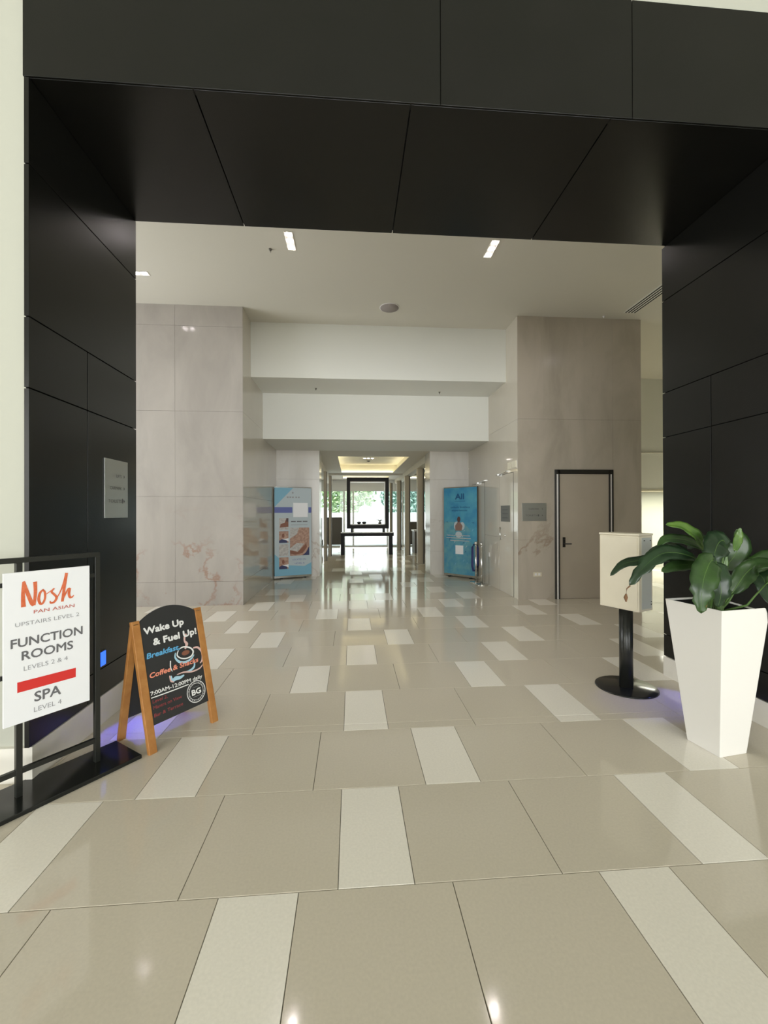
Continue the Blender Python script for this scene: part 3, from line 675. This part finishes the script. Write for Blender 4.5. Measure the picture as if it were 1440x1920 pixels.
def spa(F, t, W, H):
    P = Print(F)
    P.poly([(0, H), (0, H * .78), (W * .18, H * .86), (W * .5, H)], 'bl2'); P.poly([(0, 0), (0, H * .25), (W * .35, H * .12), (W * .8, H * .10), (W, H * .14), (W, 0)], 'bl2')
    P.rect(0, W * .475, H * .715, H * .78, 'bl3'); P.rect(W * .92, W, H * .715, H * .78, 'bl3')
    P.rect(W * .5, W * .9, H * .665, H * .83, 'white')
    P.ellipse(W * .49, H * .945, W * .02, H * .012, 'ink_light')
    for k, a in enumerate((.33, .40, .47, .56, .63)): P.rect(W * a, W * (a + .045), H * .885, H * .90, 'ink_light')
    for k, a in enumerate((.44, .60, .76)): P.rect(W * a, W * (a + .13), H * .61, H * .622, 'ink')
    P.rect(W * .44, W * .89, H * .575, H * .58, 'ink_light')
    for i, (m1, m2) in enumerate((('photo_c', 'photo_b'), ('photo_a', 'photo_n'), ('photo_c', 'photo_c'), ('photo_a', 'photo_n'))):
        z1 = H * (.655 - i * .148); z0 = z1 - H * .132
        P.rect(W * .12, W * .37, z0, z1, m1)
        if i == 0:
            P.poly([(W * .14, z0 + .2 * (z1 - z0)), (W * .37, z0 + .25 * (z1 - z0)), (W * .37, z0 + .75 * (z1 - z0)), (W * .30, z1 - .03), (W * .27, z0 + .6 * (z1 - z0)), (W * .16, z0 + .5 * (z1 - z0))], 'photo_br'); P.rect(W * .31, W * .37, z1 - .08, z1, 'photo_b')
        if i in (1, 3):
            P.poly([(W * .12, z0), (W * .34, z0), (W * .33, z0 + .06), (W * .2, z0 + .085), (W * .12, z0 + .05)], 'photo_n')
            P.poly([(W * .2, z0 + .085), (W * .37, z0 + .1), (W * .37, z0 + .03), (W * .33, z0 + .05)], 'white'); P.ellipse(W * .23, z0 + .16, W * .035, .05, 'photo_br')
    P.rect(W * .41, W * .94, H * .225, H * .545, 'photo_a'); P.poly([(W * .41, H * .545), (W * .66, H * .545), (W * .60, H * .47), (W * .41, H * .42)], 'photo_c')
    P.poly([(W * .41, H * .31), (W * .6, H * .37), (W * .8, H * .36), (W * .62, H * .27), (W * .41, H * .29)], 'photo_c')
    P.poly([(W * .41, H * .29), (W * .62, H * .265), (W * .85, H * .36), (W * .88, H * .32), (W * .75, H * .25), (W * .55, H * .235), (W * .41, H * .25)], 'photo_br')
    P.poly([(W * .75, H * .225), (W * .94, H * .225), (W * .94, H * .33), (W * .85, H * .26)], 'photo_n')
    P.build('print', t)
    text(F, 'LOCATED ON', W * .48, W * .84, H * .172, .035, 'bl3', t, d=.003); text(F, 'LEVEL 4', W * .54, W * .80, H * .128, .035, 'bl3', t, d=.003)
banner('pale blue spa pull up banner with massage photos against the left pillar', (-1.640, 7.84, 0), (-.865, 8.15, 0), 2.05, spa, 'bl1')
def sea(F, t, W, H):
    P = Print(F)
    P.poly([(0, 0), (W, 0), (W, H * .36), (W * .85, H * .5), (W * .6, H * .60), (0, H * .61)], 'sea2'); P.poly([(W, H * .30), (W * .72, H * .42), (W * .9, H * .57), (W, H * .6)], 'sea')
    for k in range(26):
        a = random.uniform(.05, .9) * W; z = random.uniform(.02, .5) * H; l = random.uniform(.03, .1)
        P.poly([(a, z), (a + .02, z + l * .4), (a + .05, z + l), (a + .02, z + l * .8)], random.choice(('bl2', 'sea', 'deep', 'bl1')))
    P.poly([(W * .05, H * .605), (W * .13, H * .608), (W * .12, H * .60)], 'deep'); P.poly([(W * .83, H * .598), (W * .93, H * .6), (W * .9, H * .592)], 'deep')
    P.ellipse(W * .40, H * .56, W * .085, H * .05, 'bl1'); P.ellipse(W * .57, H * .56, W * .07, H * .045, 'bl1')
    P.poly([(W * .36, H * .505), (W * .55, H * .505), (W * .58, H * .56), (W * .50, H * .605), (W * .43, H * .605), (W * .35, H * .56)], 'brown')
    P.ellipse(W * .465, H * .635, W * .05, H * .033, 'photo_b'); P.ellipse(W * .46, H * .46, W * .1, H * .035, 'bl1')
    P.rect(W * .34, W * .66, H * .842, H * .846, 'deep')
    for z, a0, a1 in ((.445, .1, .8), (.415, .08, .82), (.385, .2, .78)): P.rect(W * a0, W * a1, H * z, H * (z + .008), 'photo_c')
    P.rect(W * .36, W * .60, H * .235, H * .335, 'white')
    P.build('print', t)
    text(F, 'All', W * .36, W * .62, H * .868, .13, 'deep', t, d=.003, bold=.03)
    text(F, 'unlock limitless', W * .22, W * .80, H * .765, .045, 'deep', t, d=.003, bold=.01); text(F, 'experiences', W * .25, W * .72, H * .73, .045, 'deep', t, d=.003, bold=.01)
banner('bright blue sea pull up banner in front of the right pillar', (2.19, 8.08, 0), (2.775, 7.43, 0), 2.045, sea, 'sea')

# stanchions
def stanchion(x, y, h, label, belt):
    t = thing('queue_post', label, 'queue post', (x, y, 0), 'steel queue posts')
    b = MB(); b.lathe((x, y, 0), [(.135, 0), (.135, .012), (.124, .024), (.05, .034)], 32); b.build('base', 'chrome', t)
    b = MB(); b.lathe((x, y, .03), [(.022, 0), (.022, h - .09)], 16); b.build('post', 'chrome', t)
    b = MB(); b.lathe((x, y, h - .07), [(.03, 0), (.031, .05), (.022, .065)], 16); b.build('cap', 'chrome', t)
    if belt:
        b = MB(); b.tube([(x - .03, y + .03, h - .06), (x - .062, y + .03, h - .12), (x - .068, y + .03, .34), (x - .045, y + .03, .25), (x + .03, y + .03, .25), (x + .052, y + .03, .36), (x + .045, y + .02, h - .14), (x + .02, y + .02, h - .08)], .024, 8); b.build('belt', 'navy', t)
stanchion(2.66, 6.72, .86, 'front steel queue post with bright pole before the blue banner', False)
stanchion(2.63, 7.01, .86, 'rear steel queue post with a looped navy belt beside the banner', True)

# ------------------------------------------------------------------ function-room sign on the left
T = Vector((.59377, .80464, 0)); Nn = Vector((.80464, -.59377, 0)); Zz = Vector((0, 0, 1))
A0 = Vector((-1.634, .639, 0))
t = thing('sign_stand', 'black metal sign stand holding a white function rooms board at left', 'sign stand', A0 + T * .1)
b = MB(); b.obox(A0 + T * -.75 + Nn * .155, T * 1.285, -Nn * .30, Zz * .022); b.build('base', 'black_gloss', t, .003)
for s in (0, .36, -.56):
    b = MB(); b.obox(A0 + T * (s - .0135) + Nn * .0135 + Zz * .022, T * .027, -Nn * .027, Zz * 1.185); b.build('upright', 'black_metal', t, .002)
b = MB(); b.obox(A0 + T * -.5735 + Nn * .0135 + Zz * 1.207, T * .947, -Nn * .027, Zz * .027); b.build('top_rail', 'black_metal', t, .002)
b = MB(); b.obox(A0 + T * .0135 + Nn * .01 + Zz * .135, T * .333, -Nn * .02, Zz * .026); b.build('lower_rail', 'black_metal', t)
b = MB(); b.obox(A0 + T * -.5465 + Nn * .01 + Zz * .135, T * .533, -Nn * .02, Zz * .026); b.build('lower_rail', 'black_metal', t)
for s0, s1, z in ((.305, .347, 1.09), (-.547, -.06, 1.09), (-.547, -.06, .63)):
    b = MB(); b.obox(A0 + T * s0 + Nn * .008 + Zz * z, T * (s1 - s0), -Nn * .016, Zz * .022); b.build('bracket', 'black_metal', t)
bd = MB(); bd.obox(A0 + T * -.0685 + Nn * .030 + Zz * .4, T * .379, -Nn * .012, Zz * .762)
lab(bd.build('sign_board', 'white', t, .001), 'white board with grey, red and orange print')
F = Face(A0 + Nn * .030, T, Zz)
P = Print(F)
o = 'orange'
P.brush([(.012, 1.112), (.009, 1.05), (.0105, .984)], [.012, .016, .02], o)
P.brush([(.012, 1.114), (.022, 1.07), (.044, 1.0), (.054, .985)], [.01, .016, .018, .012], o)
P.brush([(.0587, 1.106), (.060, 1.05), (.0545, .985)], [.017, .015, .012], o)
P.brush([(.094, 1.06), (.080, 1.045), (.074, 1.015), (.080, .99), (.092, .99), (.101, 1.015), (.100, 1.045), (.090, 1.062)], [.008, .011, .013, .012, .010, .010, .010, .007], o)
P.brush([(.100, 1.03), (.115, 1.04), (.140, 1.058)], [.004, .004, .005], o)
P.brush([(.142, 1.06), (.130, 1.043), (.143, 1.025), (.152, 1.008), (.142, .987), (.126, .984), (.124, .995)], [.006, .010, .011, .012, .011, .008, .006], o)
P.brush([(.150, 1.0), (.168, 1.035), (.186, 1.085), (.198, 1.135)], [.004, .006, .010, .013], o)
P.brush([(.198, 1.135), (.190, 1.08), (.184, 1.03), (.178, .982)], [.014, .015, .013, .013], o)
P.brush([(.180, .99), (.192, 1.02), (.205, 1.045), (.213, 1.047)], [.006, .008, .009, .012], o)
P.brush([(.213, 1.05), (.209, 1.02), (.214, 1.0), (.224, .999), (.232, 1.008)], [.013, .013, .012, .008, .004], o)
P.build('brush_lettering', t)
P = Print(F); P.poly([(-.0145, .5575), (.241, .5545), (.2415, .6055), (-.0145, .6095)], 'red'); lab(P.build('printed_bar', t), 'red printed bar')
text(F, 'PAN ASIAN', .053, .235, .943, .018, 'rust', t, bold=.006, slope=.0)
text(F, 'UPSTAIRS LEVEL 2', -.023, .258, .889, .021, 'ink_light', t, bold=-.004)
text(F, 'FUNCTION', -.0395, .2735, .785, .046, 'ink', t, bold=.018)
text(F, 'ROOMS', .004, .2275, .716, .046, 'ink', t, bold=.018)
text(F, 'LEVELS 2 & 4', .0115, .203, .660, .024, 'ink_light', t, bold=-.004)
text(F, 'SPA', .0563, .1707, .488, .052, 'ink', t, bold=.018)
text(F, 'LEVEL 4', .0536, .1742, .435, .026, 'ink_light', t, bold=-.004)

# ------------------------------------------------------------------ chalkboard A-frame
T2 = Vector((.55272, .83337, 0)); U2 = Vector((-.19565, .12976, .97205)); N2 = Vector((.81007, -.53727, .23477))
A1 = Vector((-1.158, .995, 0)); Dp = Vector((T2.y, -T2.x, 0))      # Dp points to the viewer
t = thing('chalkboard_stand', 'wooden chalkboard stand with coffee drawing, left of the entrance floor', 'sign', A1 + T2 * .24 - Dp * .17)
Lh = .79; Wd = .505; FB = .385
back_foot = -Dp * (FB - .03)
for s0 in (.003, Wd - .053):
    b = MB(); b.obox(A1 + T2 * s0 - N2 * .026, T2 * .05, N2 * .026, U2 * (Lh + .012)); b.build('leg', 'wood', t, .003)
# rear legs lean the other way
UB = (A1 + U2 * (Lh - .03) - N2 * .035 - (A1 + back_foot)); UBn = UB.normalized(); NB = T2.cross(UBn) * -1
if NB.dot(-Dp) < 0: NB = -NB
for s0 in (.003, Wd - .053):
    b = MB(); b.obox(A1 + back_foot + T2 * s0, T2 * .046, -NB * .024, UBn * (UB.length + .02)); b.build('leg', 'wood', t, .003)
def arch_panel(name, base, up, nrm, z0, m, d0, th):
    b = MB(); a0, a1 = .050, Wd - .05; n = 20; pts = [(a0, z0), (a1, z0), (a1, .785)]
    for k in range(1, n): x = a1 + (a0 - a1) * k / n; pts.append((x, .785 + .075 * math.sin(math.pi * k / n) ** .8))
    pts.append((a0, .785)); N = len(pts)
    vs = [base + T2 * a + up * z + nrm * d0 for a, z in pts] + [base + T2 * a + up * z + nrm * (d0 - th) for a, z in pts]
    fs = [tuple(range(N)), tuple(reversed(range(N, 2 * N)))] + [(i, i + N, (i + 1) % N + N, (i + 1) % N) for i in range(N)]
    b.add(vs, fs); return b.build(name, m, t)
cb = arch_panel('chalk_panel', A1, U2, N2, .155, 'slate', -.006, .012)
b = MB(); b.obox(A1 + back_foot + T2 * .05 - NB * .008 + UBn * .14, T2 * (Wd - .1), -NB * .008, UBn * .62); b.build('rear_panel', 'slate', t)
for s0 in (.012, Wd - .045):
    b = MB(); b.obox(A1 + T2 * s0 + U2 * (Lh - .012) - N2 * .05, T2 * .032, N2 * .05, U2 * .004); b.build('hinge', 'chrome', t)
F = Face(A1 - N2 * .0055, T2, U2)
text(F, 'Wake Up', .0735, .352, .707, .042, 'chalk_w', t, bold=.045, slope=.012)
text(F, '& Fuel Up!', .122, .436, .628, .042, 'chalk_w', t, bold=.045, slope=-.01, d=.0045)
text(F, 'Breakfast,', .069, .297, .556, .033, 'chalk_b', t, bold=.035, shear=.15, slope=0)
P = Print(F)
w_, lb_, p_ = 'chalk_w', 'chalk_lb', 'chalk_p'
P.brush([(.335, .545), (.352, .575), (.340, .60), (.348, .632), (.362, .64)], [.012, .022, .012, .016, .010], p_)
P.brush([(.290, .555), (.325, .562), (.37, .545), (.392, .515), (.375, .488), (.335, .482), (.295, .495), (.272, .52), (.285, .55)], [.006, .009, .010, .012, .010, .009, .008, .009, .006], w_)
P.brush([(.262, .540), (.256, .510), (.28, .475), (.325, .460), (.37, .470), (.395, .49)], [.006, .012, .016, .016, .012, .006], lb_)
P.ellipse(.335, .52, .030, .016, 'photo_br')
P.brush([(.395, .535), (.43, .53), (.458, .49), (.452, .44), (.43, .42)], [.008, .014, .016, .014, .006], p_)
P.brush([(.220, .50), (.214, .46), (.222, .43)], [.008, .008, .004], w_)
P.brush([(.39, .44), (.38, .41), (.34, .395), (.30, .40)], [.008, .014, .014, .006], lb_)
P.brush([(.25, .40), (.30, .40), (.36, .385), (.42, .388), (.448, .405)], [.004, .009, .010, .009, .006], p_)
P.brush([(.205, .405), (.212, .375), (.24, .38), (.27, .375), (.30, .382)], [.016, .020, .026, .020, .008], lb_)
P.brush([(.200, .41), (.203, .375), (.222, .362)], [.008, .010, .006], p_)
P.brush([(.061, .3175), (.19, .3135), (.322, .312)], [.006, .007, .006], w_)
P.ring(.3695, .2485, .066, .071, w_, ky=1.0); P.ring(.3695, .2485, .052, .0545, w_, ky=1.0); P.ring(.3695, .2485, .060, .0612, 'ink_light')
for k in range(22):
    a = 2 * math.pi * k / 22
    if k % 11 in (0, 5): continue
    P.ellipse(.3695 + .0585 * math.cos(a), .2485 + .0585 * math.sin(a), .0022, .0034, w_, 8, a)
P.rect(.34, .40, .217, .2195, 'ink_light'); P.rect(.345, .395, .278, .2795, 'ink_light')
P.build('chalk_drawing', t)
text(F, 'Coffee & Snacks', .070, .417, .436, .031, 'chalk_o', t, bold=.035, shear=.15, d=.0045)
text(F, '7:00AM-12:00PM daily', .0615, .430, .332, .024, 'chalk_w', t, bold=.022, slope=-.03)
text(F, 'BG', .336, .404, .231, .036, 'chalk_w', t, bold=.035)
text(F, 'Level 2,', .066, .165, .283, .021, 'chalk_r', t, bold=.01, shear=.1)
text(F, 'Mantra on View', .066, .262, .246, .021, 'chalk_r', t, bold=.01, shear=.1)
text(F, 'Bar & Terrace', .064, .262, .200, .021, 'chalk_r', t, bold=.01, shear=.1)

# ------------------------------------------------------------------ box on a pole
PC = Vector((2.331, 1.719, 0))
t = thing('pedestal_box', 'cream metal box on a black pole with round black foot', 'stand', PC)
b = MB(); b.lathe(PC, [(.235, 0), (.235, .006), (.228, .010)], 56); b.build('foot_plate', 'black_gloss', t)
b = MB(); b.lathe(PC + Vector((0, 0, .010)), [(.052, 0), (.052, .66)], 32); b.build('pole', 'black_metal', t)
Fc = Vector((2.317, 1.536, 0)); a_ = Vector((-.139, .304, 0)); c_ = Vector((.178, .062, 0))
a_ = a_.normalized() * .334; c_ = Vector((-a_.y, a_.x, 0)).normalized() * -.19
if c_.x < 0: c_ = -c_
b = MB(); b.obox(Fc + Zz * .661, a_, c_, Zz * .605); b.build('box_body', 'cream', t, .006)
b = MB(); b.obox(Fc + Zz * 1.2665 - a_.normalized() * .004 - c_.normalized() * .004, a_ + a_.normalized() * .008, c_ + c_.normalized() * .008, Zz * .017); b.build('lid', 'cream', t, .004)
b = MB(); b.obox(Fc + a_.normalized() * .012 - c_.normalized() * .004 + Zz * .68, a_ - a_.normalized() * .024, c_.normalized() * .0038, Zz * .57); b.build('door_panel', 'cream', t, .002)
b = MB(); b.obox(Fc + c_ * .18 - a_.normalized() * .0035 + Zz * .68, c_ * .7, a_.normalized() * .003, Zz * .57)
lab(b.build('side_panel', 'side_grey', t, .001), 'grey side panel with screws')
for fx, fz in ((.3, 1.225), (.75, 1.225), (.8, .71), (.8, .73)):
    b = MB(); c0 = Fc + c_ * fx - a_.normalized() * .0065 + Zz * fz; b.obox(c0, c_.normalized() * .016, a_.normalized() * .003, Zz * .006); b.build('screw', 'chrome', t)
b = MB(); b.obox(Fc + a_ * .55 + Zz * .655 + c_ * .1, a_ * .4, c_ * .5, Zz * .0055); b.build('underside_plate', 'taupe', t)

# ------------------------------------------------------------------ planter and plant
PCN = Vector((2.311, .822, 0))
e1 = Vector((.0305, -.205, 0)); e2 = Vector((.2135, .034, 0)); e2 = e2.normalized() * .21; e1 = Vector((e2.y, -e2.x, 0)).normalized() * .21
def ring(sc, z, clip=0):
    h1, h2 = e1 / 2 * sc, e2 / 2 * sc
    c = [PCN - h1 - h2, PCN + h1 - h2, PCN + h1 + h2, PCN - h1 + h2]
    return [Vector((p.x, p.y, z)) for p in c]
HT = .89; SC2 = 1.76
t = thing('planter', 'tall tapered white square planter at the right edge of the floor', 'planter', PCN)
b = MB(); r0, r1, r2, r3 = ring(1, 0), ring(SC2, HT), ring(SC2 * .945, HT), ring(SC2 * .90, HT - .06)
# the outer right corner of the rim is worn down to a curl
def lower(r, dz, pull):
    q = list(r); q[2] = q[2] + (PCN - Vector((q[2].x, q[2].y, 0))) * pull; q[2].z = r[2].z - dz; return q
def ring8(sc, z, cut, dz):
    r = ring(sc, z); p = r[2]; a = p + (r[1] - p).normalized() * cut; c = p + (r[3] - p).normalized() * cut
    m_ = p + ((a - p) + (c - p)) * .28; a.z = z; m_.z = z - dz; c.z = z - dz * .8
    return [r[0], r[1], a, m_, c, r[3]]
R = [ring8(1, 0, .01, 0), ring8(SC2 * .97 if False else 1 + (SC2 - 1) * .9, HT * .9, .012, 0), ring8(SC2, HT, .045, .035), ring8(SC2 * .965, HT, .045, .035), ring8(SC2 * .955, HT - .012, .04, .03)]
vs = [p for r in R for p in r]; fs = [tuple(reversed(range(6)))]
for i in range(4):
    for k in range(6): fs.append((i * 6 + k, i * 6 + (k + 1) % 6, (i + 1) * 6 + (k + 1) % 6, (i + 1) * 6 + k))
b.add(vs, fs); b.build('pot', 'planter', t, .004)
li = MB(); ra, rb_ = ring8(SC2 * .954, HT - .012, .04, .03), ring8(SC2 * .86, HT - .14, .02, 0); li.add(ra + rb_, [(k, (k + 1) % 6, (k + 1) % 6 + 6, k + 6) for k in range(6)]); lab(li.build('sides', 'blackj', t), 'black inner liner')  # black sheet added so the inside of the pot reads dark
b = MB(); rr = ring(SC2 * .85, HT - .12); lo = ring(SC2 * .78, HT - .20); b.add(rr + lo, [(0, 1, 2, 3), (7, 6, 5, 4)] + [(k, k + 4, (k + 1) % 4 + 4, (k + 1) % 4) for k in range(4)]); b.build('soil', 'soil', t)

LEAVES = [
([(2.326, 0.843, 1.113), (2.266, 0.848, 1.221), (2.187, 0.833, 1.309), (2.082, 0.821, 1.366), (1.975, 0.809, 1.377)], 0.086, 'leaf_l', .5),
([(2.343, 0.862, 1.111), (2.286, 0.886, 1.224), (2.19, 0.913, 1.277), (2.07, 0.922, 1.285), (1.998, 0.908, 1.232)], 0.075, 'leaf', .2),
([(2.268, 0.788, 1.079), (2.104, 0.75, 1.182), (1.907, 0.714, 1.217), (1.747, 0.666, 1.155), (1.635, 0.655, 1.036)], 0.101, 'leaf_d', .3),
([(2.353, 0.882, 1.064), (2.207, 0.912, 1.165), (1.947, 0.952, 1.146), (1.797, 0.944, 1.125), (1.696, 0.931, 1.049)], 0.068, 'leaf_d', .2),
([(2.285, 0.806, 1.076), (2.193, 0.813, 1.142), (2.063, 0.803, 1.155), (1.949, 0.811, 1.194), (1.9, 0.815, 1.171)], 0.052, 'leaf', .2),
([(2.268, 0.788, 1.069), (2.16, 0.776, 1.131), (2.056, 0.753, 1.141), (1.945, 0.712, 1.132), (1.861, 0.698, 1.106)], 0.090, 'leaf', .3),
([(2.205, 0.692, 1.062), (2.109, 0.619, 1.181), (2.0, 0.547, 1.116), (1.949, 0.511, 1.021), (1.943, 0.512, 0.905)], 0.143, 'leaf', .35),
([(2.231, 0.71, 1.058), (2.144, 0.636, 1.172), (2.108, 0.579, 1.095), (2.105, 0.559, 1.009), (2.104, 0.58, 0.922)], 0.118, 'leaf_d', .3),
([(2.314, 0.784, 1.079), (2.334, 0.782, 1.265), (2.232, 0.71, 1.274), (2.155, 0.655, 1.213), (2.157, 0.635, 1.154)], 0.150, 'leaf_d', .2),
([(2.4, 0.878, 1.03), (2.445, 0.894, 1.099), (2.525, 0.908, 1.179), (2.559, 0.905, 1.265), (2.514, 0.889, 1.345)], 0.150, 'leaf', .25),
([(2.313, 0.785, 0.873), (2.388, 0.779, 0.97), (2.427, 0.735, 1.084), (2.456, 0.673, 1.146), (2.51, 0.568, 1.151)], 0.108, 'leaf', .4),
([(2.434, 0.876, 0.877), (2.564, 0.886, 1.044), (2.609, 0.822, 1.059), (2.594, 0.763, 0.98), (2.561, 0.726, 0.90)], 0.160, 'leaf_d', .3),
([(2.42, 0.85, 0.884), (2.55, 0.84, 1.08), (2.64, 0.80, 1.16), (2.71, 0.74, 1.17), (2.77, 0.66, 1.11)], 0.118, 'leaf', .3),
([(2.38, 0.90, 1.032), (2.42, .98, 1.15), (2.47, 1.05, 1.235), (2.50, 1.13, 1.26), (2.44, 1.20, 1.191)], 0.110, 'leaf_d', .3),
([(2.40, 0.70, .9), (2.47, .62, 1.06), (2.56, .52, 1.12), (2.63, .43, 1.08), (2.68, .36, .98)], 0.12, 'leaf', .3),
([(2.33, 0.90, 1.0), (2.28, 1.0, 1.15), (2.24, 1.10, 1.20), (2.20, 1.2, 1.17), (2.18, 1.28, 1.08)], 0.11, 'leaf_d', .3),
]
def catmull(P, n):
    P = [Vector(p) for p in P]; out = []
    for i in range(len(P) - 1):
        p0, p1, p2, p3 = P[max(i - 1, 0)], P[i], P[i + 1], P[min(i + 2, len(P) - 1)]
        for j in range(n):
            q = j / n; out.append(.5 * ((2 * p1) + (p2 - p0) * q + (2 * p0 - 5 * p1 + 4 * p2 - p3) * q * q + (3 * p1 - p0 - 3 * p2 + p3) * q ** 3))
    out.append(P[-1]); return out
def leaf(pts, width, m, fold, parent, name='leaf', face=None, torn=False):
    mid = catmull(pts, 5); n = len(mid); b = MB(); vs = []; fs = []; cross = (-1, -.66, -.33, 0, .33, .66, 1)
    first = 4; L = n - first
    for i in range(first, n):
        u = (i - first) / (L - 1); d = (mid[min(i + 1, n - 1)] - mid[i - 1]).normalized()
        prof = (math.sin(math.pi * u ** .72) ** .75) * (1 if u < .999 else 0) + (.04 if u < .999 else 0)
        if torn and .5 < u < .97: prof = max(prof, (.74 - .55 * max(0, u - .72) / .25) + .09 * math.sin(i * 4.7))
        w_ = width * prof / 2 * (1 + .05 * math.sin(i * 2.1))
        f_ = Vector(face) if face else Vector((-.25, -.75, .6))
        side = d.cross(f_); side.normalize(); nrm = side.cross(d).normalized()
        for c in cross:
            lift = abs(c) * fold * w_ * (1 if nrm.z > 0 else 1) - .12 * w_ * (abs(c) ** 2) * 2 + .035 * width * math.sin(i * 1.3 + (2 if c > 0 else 0)) * abs(c)
            ww = w_
            if torn and u > .6 and abs(c) > .5: ww = w_ * (1 + .22 * math.sin(i * 3.9 + c * 5))
            vs.append(mid[i] + side * c * ww + nrm * lift)
    K = len(cross)
    for i in range(L - 1):
        for k in range(K - 1): fs.append((i * K + k, i * K + k + 1, (i + 1) * K + k + 1, (i + 1) * K + k))
    b.add(vs, fs, 0, True); lf = b.build(name, m, parent, solid=.0012)
    r = MB(); r.tube([mid[i] - Vector((0, 0, .001)) for i in range(first, n - 1)], [.0032 * (1 - .8 * (i - first) / L) for i in range(first, n - 1)], 6); r.build('midrib', 'stem', lf)
    return lf, mid[:first + 1]
t = thing('plant', 'broad leaved green plant growing in the white planter', 'plant', PCN + Vector((0, 0, HT - .12)))
for i, (pts, wd, m, fold) in enumerate(LEAVES):
    lf, st = leaf(pts, wd, m, fold, t, torn=i in (2, 6, 7), face=(-.2, -.9, .35) if i in (6, 7, 8, 9, 11) else None)
    root = Vector((PCN.x + .05 * math.cos(i * 2.4), PCN.y + .05 * math.sin(i * 2.4), HT - .12))
    p0 = st[0]; b = MB(); b.tube(catmull([root, root.lerp(p0, .5) + Vector((0, 0, .02)), p0] + st[2:3] + st[4:5], 4), [.0075] * 5 + [.006] * 12, 7) if False else b.tube([root, root.lerp(p0, .5) + Vector((.0, 0, .015)), p0, st[2], st[4]], [.009, .008, .0065, .005, .0035], 7)
    b.build('stem', 'stem', t)
for pts, wd, m in (([(2.40, .80, 1.18), (2.44, .82, 1.22), (2.475, .835, 1.28), (2.49, .84, 1.32), (2.495, .84, 1.355)], .05, 'leaf_l'), ([(2.24, .70, 1.06), (2.255, .70, 1.10), (2.262, .70, 1.13), (2.268, .70, 1.16), (2.272, .70, 1.20)], .028, 'leaf_l')):
    leaf(pts, wd, m, .3, t, face=(-.2, -.9, .2))
b = MB(); b.tube([(1.64, .655, 1.035), (1.618, .652, 1.02), (1.612, .65, .99)], [.004, .003, .002], 6); b.tube([(1.612, .65, .99), (1.61, .65, .97), (1.612, .65, .945)], [.004, .011, .003], 6)
lab(b.build('dry_tip', 'dry', t), 'withered brown leaf tip hanging down')
b = MB(); b.tube([(1.968, .505, 1.0), (1.972, .505, .96), (1.965, .507, .93)], [.003, .005, .002], 6); b.build('dry_edge', 'dry', t)
